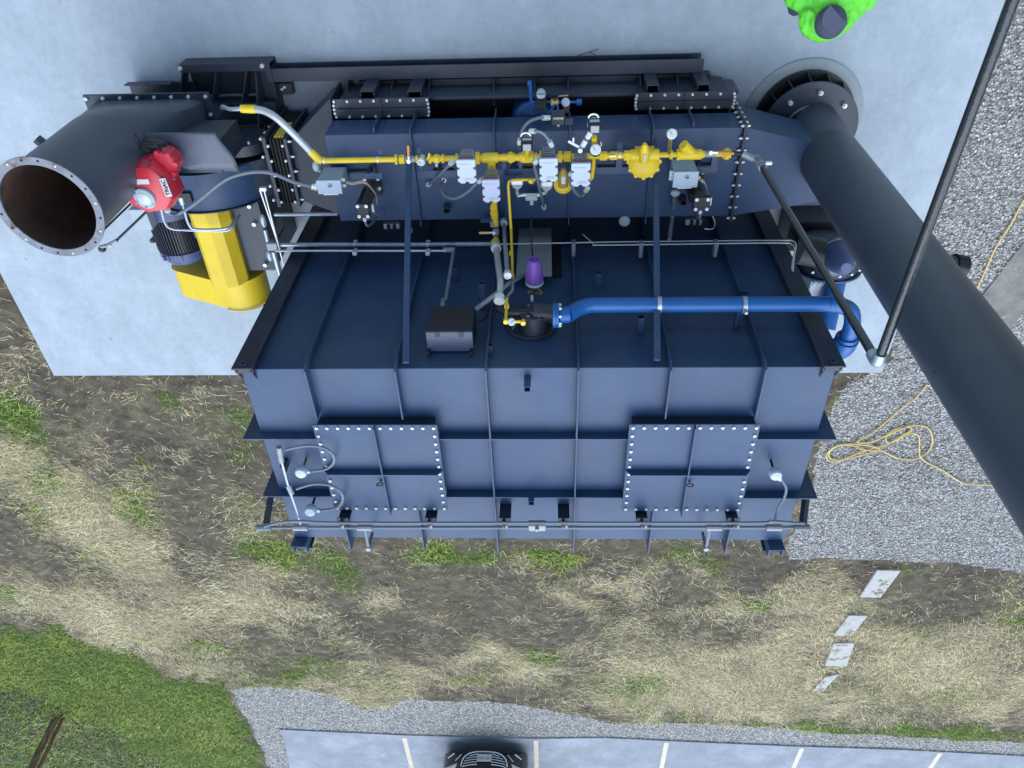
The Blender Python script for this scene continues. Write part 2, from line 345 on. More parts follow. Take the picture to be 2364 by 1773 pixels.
# keep the ground flat under the pad and the parking area
flat = ((GX > -6.95) & (GX < 4.5) & (GY > -6.6)) | (GY < -16.0)
hgt = np.where(flat, np.minimum(hgt*.1, 0) - .012, hgt)
nx, ny = GX.shape
co = np.stack([GX, GY, GZ+hgt], -1).reshape(-1, 3)
idx = np.arange(nx*ny).reshape(nx, ny)
fa = np.stack([idx[:-1, :-1], idx[1:, :-1], idx[1:, 1:], idx[:-1, 1:]], -1).reshape(-1, 4)
def fastmesh(name, co, fa, m, smooth=False, color=None):
    me = bpy.data.meshes.new(name); k = fa.shape[1]
    me.vertices.add(len(co)); me.vertices.foreach_set('co', co.astype(np.float32).ravel())
    me.loops.add(fa.size); me.loops.foreach_set('vertex_index', fa.astype(np.int32).ravel())
    me.polygons.add(len(fa)); me.polygons.foreach_set('loop_start', np.arange(0, fa.size, k, dtype=np.int32)); me.polygons.foreach_set('loop_total', np.full(len(fa), k, np.int32))
    if smooth: me.polygons.foreach_set('use_smooth', np.ones(len(fa), bool))
    me.update(calc_edges=True)
    if color is not None:
        ca = me.color_attributes.new('mask', 'FLOAT_COLOR', 'POINT'); ca.data.foreach_set('color', color.astype(np.float32).ravel())
    me.materials.append(m); o = bpy.data.objects.new(name, me); COL.objects.link(o); return o

def ground_material():
    m = bpy.data.materials.new('ground_soil'); m.use_nodes = True; n = m.node_tree.nodes; l = m.node_tree.links; b = n['Principled BSDF']
    b.inputs['Roughness'].default_value = .9; b.inputs['Specular IOR Level'].default_value = .2
    at = n.new('ShaderNodeAttribute'); at.attribute_name = 'mask'; sp = n.new('ShaderNodeSeparateColor'); l.new(at.outputs['Color'], sp.inputs[0])
    tc = n.new('ShaderNodeTexCoord')
    def noise(sc, det=6, ro=.65, st=None, src=None):
        t = n.new('ShaderNodeTexNoise'); t.inputs['Scale'].default_value = sc; t.inputs['Detail'].default_value = det; t.inputs['Roughness'].default_value = ro
        if st:
            mp = n.new('ShaderNodeMapping'); mp.inputs['Scale'].default_value = st; mp.inputs['Rotation'].default_value = (0, 0, -.35); l.new(tc.outputs['Object'], mp.inputs[0]); l.new(mp.outputs[0], t.inputs[0])
        else: l.new(tc.outputs['Object'], t.inputs[0])
        return t.outputs[0]
    def ramp(x, pts):
        r = n.new('ShaderNodeValToRGB'); e = r.color_ramp.elements
        while len(e) < len(pts): e.new(.5)
        for i, (p, c) in enumerate(pts): e[i].position = p; e[i].color = tuple(c)+(1,)
        l.new(x, r.inputs[0]); return r.outputs[0]
    def mix(f, a, c):
        x = n.new('ShaderNodeMix'); x.data_type = 'RGBA'; l.new(f, x.inputs['Factor']); l.new(a, x.inputs['A']); l.new(c, x.inputs['B']); return x.outputs['Result']
    def thr(a, lo, hi, nz, amt):
        ad = n.new('ShaderNodeMath'); ad.operation = 'MULTIPLY_ADD'; l.new(nz, ad.inputs[0]); ad.inputs[1].default_value = amt; l.new(a, ad.inputs[2])
        mr = n.new('ShaderNodeMapRange'); mr.inputs['From Min'].default_value = lo+amt/2; mr.inputs['From Max'].default_value = hi+amt/2; l.new(ad.outputs[0], mr.inputs[0]); return mr.outputs[0]
    nl = noise(.9, 9, .7); nf = noise(22, 8, .7); nm = noise(5, 9, .72, (1, 1.4, 1)); fine = noise(90, 4, .7)
    dA = ramp(nm, [(.3, (.06, .046, .034)), (.5, (.115, .092, .072)), (.72, (.19, .16, .13))]); dB = ramp(nm, [(.3, (.085, .066, .042)), (.5, (.165, .138, .092)), (.72, (.27, .235, .165))])
    mrl = n.new('ShaderNodeMapRange'); mrl.inputs['From Min'].default_value = .4; mrl.inputs['From Max'].default_value = .6; l.new(nl, mrl.inputs[0]); dirt = mix(mrl.outputs[0], dA, dB)
    green = ramp(nf, [(.3, (.03, .05, .015)), (.55, (.09, .14, .025)), (.75, (.25, .27, .09))])
    straw = ramp(nf, [(.3, (.11, .085, .045)), (.5, (.42, .34, .19)), (.7, (.78, .66, .42))])
    brush = ramp(nf, [(.35, (.02, .025, .015)), (.6, (.07, .09, .04)), (.8, (.16, .15, .09))])
    vo = n.new('ShaderNodeTexVoronoi'); vo.inputs['Scale'].default_value = 40; l.new(tc.outputs['Object'], vo.inputs[0])
    vs = n.new('ShaderNodeSeparateColor'); l.new(vo.outputs['Color'], vs.inputs[0])
    gravc = ramp(vs.outputs[0], [(0, (.24, .225, .2)), (.4, (.42, .405, .38)), (.75, (.64, .62, .59)), (1, (.88, .87, .85))])
    edge = n.new('ShaderNodeMapRange'); edge.inputs['From Min'].default_value = .25; edge.inputs['From Max'].default_value = .7; edge.inputs['To Min'].default_value = 1; edge.inputs['To Max'].default_value = .5
    l.new(vo.outputs['Distance'], edge.inputs[0])
    gmul = n.new('ShaderNodeMix'); gmul.data_type = 'RGBA'; gmul.blend_type = 'MULTIPLY'; gmul.inputs['Factor'].default_value = 1; l.new(gravc, gmul.inputs['A']); l.new(edge.outputs[0], gmul.inputs['B'])
    c = mix(thr(sp.outputs[2], .1, 1.0, nm, .9), dirt, straw)
    c = mix(thr(sp.outputs[1], .25, .95, nm, .9), c, green)
    c = mix(thr(at.outputs['Alpha'], .4, .6, nf, .5), c, brush)
    c = mix(thr(sp.outputs[0], .45, .55, nf, .5), c, gmul.outputs['Result'])
    l.new(c, b.inputs['Base Color'])
    bp = n.new('ShaderNodeBump'); bp.inputs['Strength'].default_value = .9; bp.inputs['Distance'].default_value = .03
    ad = n.new('ShaderNodeMath'); ad.operation = 'ADD'; l.new(nf, ad.inputs[0]); l.new(fine, ad.inputs[1]); l.new(ad.outputs[0], bp.inputs['Height']); l.new(bp.outputs[0], b.inputs['Normal'])
    return m
GM = ground_material()
struct(fastmesh('ground', co, fa, GM, True, np.stack([gm, gg, gs, gb], -1).reshape(-1, 4)))
# the land beyond, out to the horizon (the fine sheet lies 25 mm above it)
fo = MB().add([(-600,-600,GZ-.05),(600,-600,GZ-.05),(600,600,GZ-.05),(-600,600,GZ-.05)], [(0,1,2,3)]).build('terrain', mat('far_grass', (.09, .13, .05), .9, var=.3, nscale=.4)); struct(fo)

# blades and stones that nobody could count
def blade_mat(name, spec):
    m = bpy.data.materials.new(name); m.use_nodes = True; n = m.node_tree.nodes; b = n['Principled BSDF']
    a = n.new('ShaderNodeAttribute'); a.attribute_name = 'mask'; m.node_tree.links.new(a.outputs['Color'], b.inputs['Base Color']); b.inputs['Roughness'].default_value = .6; b.inputs['Specular IOR Level'].default_value = spec; return m
def scatter(N, prob, length, width, lift, colors, name, label, seed, ang_sd=None):
    r = np.random.default_rng(seed)
    X = r.uniform(-16, 13, N); Y = r.uniform(-21, -1, N)
    g, gr, st, br, U, V = masks(X, Y)
    inpad = ((X > -6.86) & (X < 4.42) & (Y > -6.42)) | (inpoly(U, V, PAVE))
    # straw litter that has blown over the gravel edges stays sparse
    keep = (r.random(N) < prob(g, gr, st, br)) & ~inpad & (U > -520) & (U < 2750) & (V < 1950) & (V > -300)
    X, Y = X[keep], Y[keep]; g, gr, st, br = g[keep], gr[keep], st[keep], br[keep]; n = len(X)
    a = r.uniform(0, 2*math.pi, n) if ang_sd is None else -.5 + (fbm(X, Y, .7, 91)-.5)*5 + r.normal(0, ang_sd, n) + math.pi*(r.random(n) < .5)
    L = r.uniform(*length, n)*(1 + (r.random(n) < .08)*.9); w = r.uniform(*width, n); z0 = np.full(n, GZ) + r.uniform(.0, .025, n); zz = r.uniform(*lift, n)
    bend = r.normal(0, .5, n)
    a2 = a + bend
    dx, dy = np.cos(a), np.sin(a); ex, ey = np.cos(a2), np.sin(a2)
    p0 = np.stack([X, Y, z0], -1); p1 = p0 + np.stack([dx*L*.5, dy*L*.5, zz*.7], -1); p2 = p1 + np.stack([ex*L*.5, ey*L*.5, zz*.3], -1)
    s0 = np.stack([-dy*w/2, dx*w/2, 0*w], -1); s1 = np.stack([-ey*w/2, ex*w/2, 0*w], -1)
    co = np.stack([p0-s0, p0+s0, p1-s0, p1+s0, p2-s1*.3, p2+s1*.3], 1).reshape(-1, 3)
    b = np.arange(n)[:, None]*6
    fa = np.concatenate([b+np.array([[0,1,3,2]]), b+np.array([[2,3,5,4]])], 0)
    tone = np.clip(.6 + 1.05*fbm(X, Y, 1.7, 101)[:, None] - (fbm(X, Y, 9, 111)[:, None]-.5)*.3, .5, 1.6); c = colors(r, n, g, gr, st, br); c = np.clip(c*tone, 0, 1) + (0 if ang_sd is not None else 1)*np.clip(fbm(X, Y, .9, 121)-.52, 0, 1)[:, None]*np.array([[.5, .32, .08]]); c = np.repeat(np.concatenate([c, np.ones((n, 1))], 1), 6, 0)
    o = fastmesh(name, co, fa, blade_mat(name, .25), False, c); o['kind'] = 'stuff'; tag(o, label, 'grass'); return o
PAVE = [(645,1685),(780,1691),(930,1698),(1080,1702),(1240,1706),(1400,1704),(1560,1712),(1820,1723),(2070,1731),(2364,1746),(3400,1790),(3400,2400),(840,2400),(668,1773),(655,1705)]
def straw_col(r, n, g, gr, st, br):
    t = r.random((n, 1)); a = np.array([[.20, .145, .07]]); b = np.array([[.95, .80, .48]]); c = a + (b-a)*t
    d = np.array([[.36, .33, .31]]); k = (r.random((n, 1)) < .22); return np.where(k, d*(.5+t), c)
def green_col(r, n, g, gr, st, br):
    t = r.random((n, 1)); return np.array([[.07, .13, .012]]) + t*np.array([[.22, .25, .05]]) + (r.random((n, 1)) < .12)*np.array([[.16, .13, .05]])
scatter(720000, lambda g, gr, st, br: np.where(g > 0, .008, .035+.10*(st > .16)+.8*np.clip(st, 0, 1)**1.25 - .1*(gr > .7)), (.04, .15), (.003, .0065), (.0, .04), straw_col, 'dry_grass', 'pale dry straw and cut grass lying over the bare soil', 5, .62)
scatter(480000, lambda g, gr, st, br: np.where(g > 0, 0, np.clip(.95*gr**1.3, 0, .85) + .35*br + .02 + .07*(st > .15)), (.04, .12), (.004, .009), (.01, .06), green_col, 'green_grass', 'fresh green grass in tufts and along the lawn edge', 6, None)
# loose gravel
def stones():
    r = np.random.default_rng(8); N = 70000
    X = r.uniform(1.5, 9, N); Y = r.uniform(-11.5, 0, N); g, gr, st, br, U, V = masks(X, Y)
    far = 26000; X2 = r.uniform(-7, 11, far); Y2 = r.uniform(-19, -14, far); g2, a_, b_, c_, U2, V2 = masks(X2, Y2)
    ok = (g > 0) & ~((X < 4.42) & (Y > -6.42)) & (U < 2420); ok2 = (g2 > 0) & ~inpoly(U2, V2, PAVE)
    X = np.concatenate([X[ok], X2[ok2]]); Y = np.concatenate([Y[ok], Y2[ok2]]); n = len(X)
    base = np.array([(1,0,0),(0,1,0),(-1,0,0),(0,-1,0),(0,0,1),(0,0,-1)], float)
    v = base[None] * (1 + r.normal(0, .22, (n, 6, 1))) * np.stack([r.uniform(.7, 1.3, n), r.uniform(.6, 1.1, n), r.uniform(.35, .8, n)], -1)[:, None]
    v = v * r.uniform(.007, .017, n)[:, None, None]
    t = r.uniform(0, 6.28, n); c, s = np.cos(t)[:, None], np.sin(t)[:, None]
    v = np.stack([v[..., 0]*c - v[..., 1]*s, v[..., 0]*s + v[..., 1]*c, v[..., 2] + .25*v[..., 0]], -1)
    v += np.stack([X, Y, GZ + .004 + r.uniform(0, .008, n)], -1)[:, None]
    f = np.array([(0,1,4),(1,2,4),(2,3,4),(3,0,4),(1,0,5),(2,1,5),(3,2,5),(0,3,5)])
    fa = (np.arange(n)[:, None, None]*6 + f[None]).reshape(-1, 3)
    k = r.random((n, 1))**1.5; col = np.array([[.32, .305, .29]]) + k*np.array([[.58, .57, .55]])
    col = np.where(r.random((n, 1)) < .06, np.array([[.3, .24, .19]]), col)
    o = fastmesh('gravel', v.reshape(-1, 3), fa, blade_mat('gravel_stone', .4), False, np.repeat(np.concatenate([col, np.ones((n, 1))], 1), 6, 0)); o['kind'] = 'stuff'; tag(o, 'loose pale grey crushed stone beside the pad and the parking area', 'gravel')
stones()

# pad, parking surface, painted lines
PX0, PX1, PY0 = -6.80, 4.355, -6.37
struct(MB().box(PX0, PX1, PY0, 5, GZ-.05, 0).build('concrete_pad', CONC, bevel=.012))
pv = [pz(u, v, GZ+.02) for u, v in PAVE]
struct(MB().prism(pv, (0, 0, -.06)).build('parking_lot', ASPH))
m = MB()
for (u, v) in ((933,1702),(1237,1708),(1539,1713),(1852,1726),(2172,1737)):
    p = pz(u, v, GZ+.02); m.box(p.x-.05, p.x+.05, p.y-5, p.y-.03, GZ+.021, GZ+.024)
struct(m.build('parking_lines', LINEP))
struct(MB().ring((2.63,-2.99,0), (0,0,1), .30, .61, .03, 48).build('concrete_plinth', CONCD, bevel=.01))
# stepping slabs
for i, (q, lb) in enumerate([
    ([(2025,1317),(2081,1318),(2033,1381),(1985,1379)], 'rectangular concrete slab nearest the gravel, streaked with mud, set in the soil'),
    ([(1960,1421),(2004,1422),(1966,1469),(1925,1468)], 'narrow concrete slab in the straw, second from the gravel'),
    ([(1924,1486),(1974,1485),(1955,1539),(1905,1538)], 'clean squarish concrete slab, third in the row from the gravel'),
    ([(1905,1564),(1938,1557),(1901,1596),(1875,1596)], 'half buried concrete slab at the straw covered end of the row')]):
    tag(MB().prism([pz(u, v, GZ+.045) for u, v in q], (0, 0, -.07)).build('stepping_slab', SLAB, bevel=.008), lb, 'paving slab', 'concrete slabs in a row across the grass')
# twig on the pad
tw = MB(); a = [pz(1334,128,.006), pz(1358,121,.01), pz(1382,113,.006)]; tw.tube(a, .006, 5); tw.tube([pz(1362,121,.01), pz(1377,128,.012), pz(1391,139,.005)], .005, 5)
tag(tw.build('twig', TWIG), 'thin forked twig lying on the concrete pad', 'twig')
# fence post with slack wires
t = root('fence_post', 'weathered brown fence post with slack wires in the brush', 'fence post', pz(130,1652,GZ))
b0 = pz(133,1655,GZ)
for dx, dy, hh in ((0,0,1.5),(.10,-.05,1.42),(-.09,-.06,1.55)):
    MB().bar(b0+Vector((dx,dy,-.1)), b0+Vector((dx*1.2+.02,dy,hh)), .085, .05, (0,1,0)).build('weathered_board', WOOD, t, bevel=.006)
wm = MB()
for k, (z, yy) in enumerate(((.25, -1.4), (.75, -.5), (1.2, .3))):
    wm.tube([b0+Vector((0,0,z)), b0+Vector((-2.0,yy*.5,z-.1)), b0+Vector((-4,yy,z))], .006, 5, 4)
    wm.tube([b0+Vector((0,0,z)), b0+Vector((1.3,-1.8,z-.12)), b0+Vector((2.4,-3.6,z))], .004, 5, 4)
wm.build('wire', TWIG, t)

# extension cord
cp = [(2141,887),(2115,918),(2085,940),(2050,970),(2010,1003),(1981,1018),(1985,1022),(2010,1020),(2040,1008),(2070,990),(2100,986),(2103,994),(2085,1004),(2062,1018),(2040,1028),(2010,1036),(1975,1048),(1935,1065),(1912,1062),(1908,1050),(1925,1032),(1950,1025),(1985,1026),(2020,1032),(2030,1038),(2010,1040),(1985,1036),(1978,1030),(1940,1028),(1918,1040),(1914,1055),(1930,1062),(1960,1058),(2000,1048),(2030,1040),(2055,1050),(2075,1058),(2100,1061),(2120,1057),(2140,1045),(2152,1025),(2150,1000),(2138,986),(2118,982),(2095,985),(2055,1002),(2045,1012),(2050,1022),(2070,1016),(2095,1003),(2110,1000),(2122,1010),(2122,1040),(2125,1055),(2140,1068),(2160,1078),(2180,1088),(2205,1105),(2230,1117),(2260,1119),(2300,1121),(2400,1130)]
zz = GZ+.03
tag(MB().tube([pz(u, v, zz + .012*(i % 3)) for i, (u, v) in enumerate(cp)], .0105, 7, 6).build('extension_cord', CORDM, smooth=True), 'yellow extension cord in tangled loops on the gravel', 'extension cord')
c2 = [(2364,462),(2335,515),(2300,570),(2268,640),(2230,720)]
tag(MB().tube([pz(u, v, zz) for u, v in [(2420,380)]+c2], .01, 7, 5).build('extension_cord', CORDM, smooth=True), 'straight length of orange-yellow cord on the gravel beyond the stack, at the right edge', 'extension cord')
# paler strip of old concrete in the gravel right of the stack
mk = MB().prism([pz(2255,700,GZ+.02), pz(2364,560,GZ+.02), pz(2420,540,GZ+.02), pz(2420,640,GZ+.02), pz(2320,780,GZ+.02)], (0,0,-.06)).build('path', mat('old_concrete', (.2,.19,.17), .9, var=.3, nscale=5, bump=.5, bscale=30)); struct(mk)
# ================================================================== OXIDISER CHAMBER
ZT = 3.0
YW = py(1243, 849, -3.91).y; YW = pz(1243, 849, ZT).y                    # wall facing the pipework
YF = pz(1243, 1244, ZT).y
XA, XB = -2.60, 2.345
ch = root('oxidiser_chamber', 'large dark blue-grey ribbed steel chamber with two bolted access doors on top', 'furnace chamber', ((XA+XB)/2, (YW+YF)/2, 0))
MB().box(XA, XB, YF, YW, .12, ZT).build('casing', PAINT, ch, bevel=.006)
RX = [pz(u, 846, ZT).x for u in (710, 916, 1123, 1334.6, 1546, 1762)]
DZ = ZT + .13
d1 = [pz(721, 981, DZ), pz(1010, 981, DZ), pz(1034, 1178, DZ), pz(772, 1178, DZ)]
d2 = [pz(1451, 980, DZ), pz(1756, 980, DZ), pz(1711, 1181, DZ), pz(1437, 1180, DZ)]
DD = []
for q in (d1, d2):
    DD.append(((q[0].x+q[3].x)/2, (q[1].x+q[2].x)/2, (q[0].y+q[1].y)/2, (q[2].y+q[3].y)/2))
RH = .095; T = .013
for i, x in enumerate(RX):
    cov = next(((d[2], d[3]) for d in DD if d[0] < x < d[1]), None); x0 = x-T/2; prof = [(YW+.085, .3), (YW+.085, ZT+.03), (YW+.04, ZT+RH)]
    far = [(YF-.10, ZT+RH), (YF-.10, .3), (YF-.001, .3), (YF-.001, ZT+.001)]
    if cov:
        MB().prism([(x0, y, z) for y, z in prof + [(cov[0]+.03, ZT+RH), (cov[0]+.03, ZT+.001), (YW+.001, ZT+.001), (YW+.001, .3)]], (T,0,0)).build('stiffener_rib', PAINT, ch)
        MB().prism([(x0, y, z) for y, z in [(cov[1]-.03, ZT+RH)] + far + [(cov[1]-.03, ZT+.001)]], (T,0,0)).build('stiffener_rib', PAINT, ch)
    else:
        MB().prism([(x0, y, z) for y, z in prof + far + [(YW+.001, ZT+.001), (YW+.001, .3)]], (T,0,0)).build('stiffener_rib', PAINT, ch)
for v in (998, 1132):
    y = pz(1240, v, ZT).y
    for a, b in [(XA-.135, DD[0][0]+.01), (DD[0][1]-.01, DD[1][0]+.01), (DD[1][1]-.01, XB+.135)]:
        cut = [a] + [c for x in RX if a < x < b for c in (x-T/2-.002, x+T/2+.002)] + [b]
        for k in range(0, len(cut), 2):
            p, q = cut[k], cut[k+1]; poly = [(p, ZT+.001), (p, ZT+RH), (q, ZT+RH), (q, ZT+.001)]
            if k == 0 and a < XA: poly = [(XA-.001, ZT+.001), (XA-.001, .4), (p, .4), (p, ZT+RH), (q, ZT+RH), (q, ZT+.001)]
            if q == b and b > XB: poly = [(p, ZT+.001), (p, ZT+RH), (q, ZT+RH), (q, .4), (XB+.001, .4), (XB+.001, ZT+.001)]
            MB().prism([(X_, y-.006, Z_) for X_, Z_ in poly], (0, .012, 0)).build('cross_stiffener', PAINT, ch)
# corner uprights, shaped plate, with a lifting eye at the top of each
for s, x in ((-1, XA), (1, XB)):
    xo, xi = (x-.03, x+.145) if s < 0 else (x+.03, x-.145)
    MB().prism([(xo, YW+.055, .1), (xi, YW+.055, .1), (xi, YW+.055, ZT+.09), (xo, YW+.055, ZT+.09)], (0, .02, 0)).build('corner_upright', PAINT2, ch, bevel=.004)
    m = MB(); m.box(min(xo,xi)+.01, max(xo,xi)-.01, YW+.001, YW+.054, .3, ZT+.06)
    for gx in (xo*.85+xi*.15, xo*.15+xi*.85):
        m.prism([(gx-.006, YW+.054, ZT+.085), (gx-.006, YW-.11, ZT+.002), (gx-.006, YW+.054, ZT+.002)], (.012, 0, 0))
    m.build('upright_gusset', PAINT2, ch)
    cx = (xo+xi)/2
    MB().ring((cx, YW+.076, ZT+.03), (0,1,0), .018, .034, .008, 16).build('lifting_eye', PAINT, ch)
    # far corner lifting channel
    cx = pz(694 if s < 0 else 1791, 1240, ZT).x
    m = MB(); w_ = .075
    m.box(cx-w_, cx+w_, YF-.015, YF-.002, 2.7, ZT+.12); m.box(cx-w_, cx-w_+.014, YF-.13, YF-.016, 2.7, ZT+.10); m.box(cx+w_-.014, cx+w_, YF-.13, YF-.016, 2.7, ZT+.10)
    m.box(cx-w_-.02, cx+w_+.02, YF-.145, YF-.131, 2.7, ZT+.03)
    m.build('lifting_channel', PAINT, ch, bevel=.003)
    MB().ring((cx, YF-.016, ZT-.02), (0,-1,0), .02, .045, .012, 16).build('lifting_eye', GALV, ch)
# access doors
for di, (x0, x1, y0, y1) in enumerate(DD):
    dr = MB().box(x0, x1, y1, y0, DZ-.012, DZ).build('access_door', PAINT, ch, bevel=.003)
    MB().box(x0+.03, x1-.03, y1+.03, y0-.03, ZT+.001, DZ-.013).build('door_neck', PAINT2, dr)
    mx_ = (x0+x1)/2; my = (y0+y1)/2 - .01
    MB().box(mx_-.006, mx_+.006, y1-.01, y0, DZ+.001, DZ+.06).build('door_stiffener', PAINT, dr)
    m = MB()
    for a, b, sa in ((x0, mx_-.008, 1), (mx_+.008, x1, 0)):
        poly = [(a, my, DZ+.001), (b, my, DZ+.001), (b - (0 if sa else .05), my, DZ+.07), (a + (.05 if sa else 0), my, DZ+.07)]
        m.prism(poly, (0, .012, 0))
    m.build('door_stiffener', PAINT, dr)
    e = .034
    pts = row((x0+e, y0-e, DZ), (x1-e, y0-e, DZ), 12) + row((x0+e, y1+e, DZ), (x1-e, y1+e, DZ), 12)
    for xx in (x0+e, x1-e): pts += row((xx, y0-e, DZ), (xx, y1+e, DZ), 12)[1:-1]
    bolt_parts(pts, dr, .0145, .012)
    eye = MB(); c = Vector((mx_ - (.04 if di == 0 else -.03), my-.13, DZ+.05))
    eye.tube([c + Vector((math.cos(t)*.03, 0.012*math.sin(t*1), math.sin(t)*.03)) for t in [i*math.pi/8 for i in range(17)]], .006, 6); eye.cyl((c.x, c.y, DZ), (c.x, c.y, DZ+.02), .008)
    eye.build('lifting_eye', BLACK, dr, smooth=True)
# square tube stubs
def stub_top(u, v0, v1, w_=.055):
    p = pz(u, v1-(v1-v0)*.62, ZT); h = .15
    m = MB(); a, b, c, d = p.x-w_/2, p.x+w_/2, p.y-w_/2, p.y+w_/2; t = .005
    m.box(a, b, c, c+t, ZT+.001, ZT+h); m.box(a, b, d-t, d, ZT+.001, ZT+h); m.box(a, a+t, c+t, d-t, ZT+.001, ZT+h); m.box(b-t, b, c+t, d-t, ZT+.001, ZT+h)
    m.build('tube_stub', PAINT, ch)
stub_top(1218, 858, 897); stub_top(1227, 1120, 1158)
def stub_wall(u, v0, v1, w_=.055):
    z = py(u, v1, YW).z; y = pz(u, v0, z).y; x = py(u, v1, YW).x; t = .005; m = MB()
    a, b, c, d = x-w_/2, x+w_/2, z-w_, z
    m.box(a, b, YW+.001, y, d-t, d); m.box(a, b, YW+.001, y, c, c+t); m.box(a, a+t, YW+.001, y, c+t, d-t); m.box(b-t, b, YW+.001, y, c+t, d-t)
    m.build('tube_stub', PAINT, ch)
for u, v0, v1 in ((1051, 617, 650), (1116, 656, 718), (1381, 632, 662), (1478, 735, 770), (1131, 800, 818)): stub_wall(u, v0, v1)
# burner ring flange on the wall
bc = py(1227, 752, YW)
MB().ring((bc.x, YW+.001, bc.z), (0,1,0), .13, .235, .035, 40).build('burner_flange', PAINT2, ch, bevel=.005)
m = MB()
for k in range(8):
    a = k*math.pi/4+.2; m.prism([(bc.x+.2*math.cos(a)-.005, YW+.036, bc.z+.2*math.sin(a)), (bc.x+.14*math.cos(a)-.005, YW+.036, bc.z+.14*math.sin(a)), (bc.x+.14*math.cos(a)-.005, YW+.12, bc.z+.14*math.sin(a))], (.01, 0, 0))
m.build('burner_gusset', PAINT2, ch)
# base skid of the chamber
m = MB()
for y in (YW-.06, YF+.06): m.box(XA-.1, XB+.1, y-.07, y+.07, .001, .12)
m.build('base_beam', PAINT2, ch)

# diagonal props between duct frame and chamber wall
for i, (ua, va, ub, vb, lb) in enumerate([(944, 352, 937, 838, 'left of the two long grey flat-sided props leaning from the duct to the chamber wall'), (1514, 345, 1517, 832, 'right of the two long grey props, crossing the blue pipe')]):
    p1 = py(ub, vb, YW+.06); p0 = pz(ua, va, 1.16)
    o = MB().bar(p0, p1, .052, .03, (0, 1, 1)).build('diagonal_prop', PAINT, None, bevel=.003)
    tag(o, lb, 'prop', 'props bracing the duct to the chamber')

# ================================================================== MANIFOLD DUCT
ZD = 1.05
YN, YB = pz(1200, 303, ZD).y, pz(1200, 505, ZD).y
XL, XR = pz(748, 311, ZD).x, pz(1716, 295, ZD).x
du = root('manifold_duct', 'long dark blue-grey rectangular duct under the yellow gas piping', 'duct', ((XL+XR)/2, (YN+YB)/2, 0))
MB().box(XL, XR, YB, YN, .68, ZD).build('casing', PAINT, du, bevel=.005)
MB().box(XL+.05, XR-.05, YB+.04, YN-.32, .1, .679).build('plenum', PAINT2, du)
for u in (862, 1600):
    x = pz(u, 305, ZD).x; MB().box(x-.006, x+.006, YN+.001, YN+.055, .7, ZD-.02).build('stiffener_rib', PAINT, du)
for u in (948, 1140, 1316, 1507):
    x = pz(u, 300, ZD).x; m = MB()
    m.box(x-.006, x+.006, YN+.001, YN+.06, .6, ZD+.05); m.box(x-.006, x+.006, YB-.05, YN+.0005, ZD+.001, ZD+.05)
    m.build('stiffener_rib', PAINT, du)
# bolted inspection covers on the low shoulder
for q, lab in (([(783,229),(1000,228),(985,270),(756,271)], 0), ([(1458,215),(1689,211),(1706,250),(1471,256)], 1)):
    z = .62; P = [pz(u, v, z) for u, v in q]
    x0, x1, y0, y1 = (P[0].x+P[3].x)/2, (P[1].x+P[2].x)/2, P[0].y, P[2].y
    cv = MB().box(x0, x1, y1, y0, z-.012, z).build('inspection_cover', PAINT2, du, bevel=.003)
    MB().box(x0+.04, x1-.04, (y0+y1)/2-.005, (y0+y1)/2+.005, z+.001, z+.03).build('cover_stiffener', PAINT2, cv)
    MB().box((x0+x1)/2-.005, (x0+x1)/2+.005, y1+.01, y0-.01, z+.001, z+.026).build('cover_stiffener', PAINT2, cv)
    MB().box(x0+.05, x1-.05, y1+.01, y0-.03, .1, z-.013).build('cover_neck', PAINT2, cv)
    e = .02
    bolt_parts(row((x0+e, y0-e, z), (x1-e, y0-e, z), 8) + row((x0+e, y1+e, z), (x1-e, y1+e, z), 8) + [(x, y0*(1-t)+y1*t, z) for x in (x0+.012, x1-.012) for t in (.3, .5, .7)], cv, .013, .02)
# right-hand bolted flange and the tapering transition to the stack
fx = XR
m = MB(); m.box(fx+.001, fx+.012, YB-.03, YN+.04, .45, ZD+.05); m.box(fx+.014, fx+.026, YB-.03, YN+.04, .45, ZD+.05)
fl = m.build('joint_flange', PAINT2, du)
pts = [(fx-.001, y, ZD+.025) for y in np.linspace(YB-.01, YN+.02, 9)] + [(fx-.001, YN+.02, z) for z in (.5, .62, .74, .86, .98)]
bolt_parts(pts, fl, .013, .02, (-1, 0, 0)); bolt_parts([(fx+.028, p[1], p[2]) for p in pts], fl, .013, .02, (1, 0, 0))
SC = Vector((2.63, -2.99, 0)); SR = .24
tr = root('stack_transition', 'tapered dark duct section joining the manifold to the round stack', 'duct', (2.1, -3.0, 0))
q0 = [(fx+.027, YN, .45), (fx+.027, YB, .45), (fx+.027, YB, ZD), (fx+.027, YN, ZD)]
a = pz(1945, 341, ZD); b = pz(1892, 488, ZD)
q1 = [(a.x-.05, a.y, .5), (2.58, YB+.13, .5), (2.58, YB+.13, ZD), (a.x-.05, a.y, ZD)]
MB().hexa([q0[0], q0[1], q1[1], q1[0]], [q0[3], q0[2], q1[2], q1[3]]).build('tapered_shell', PAINT, tr, bevel=.005)
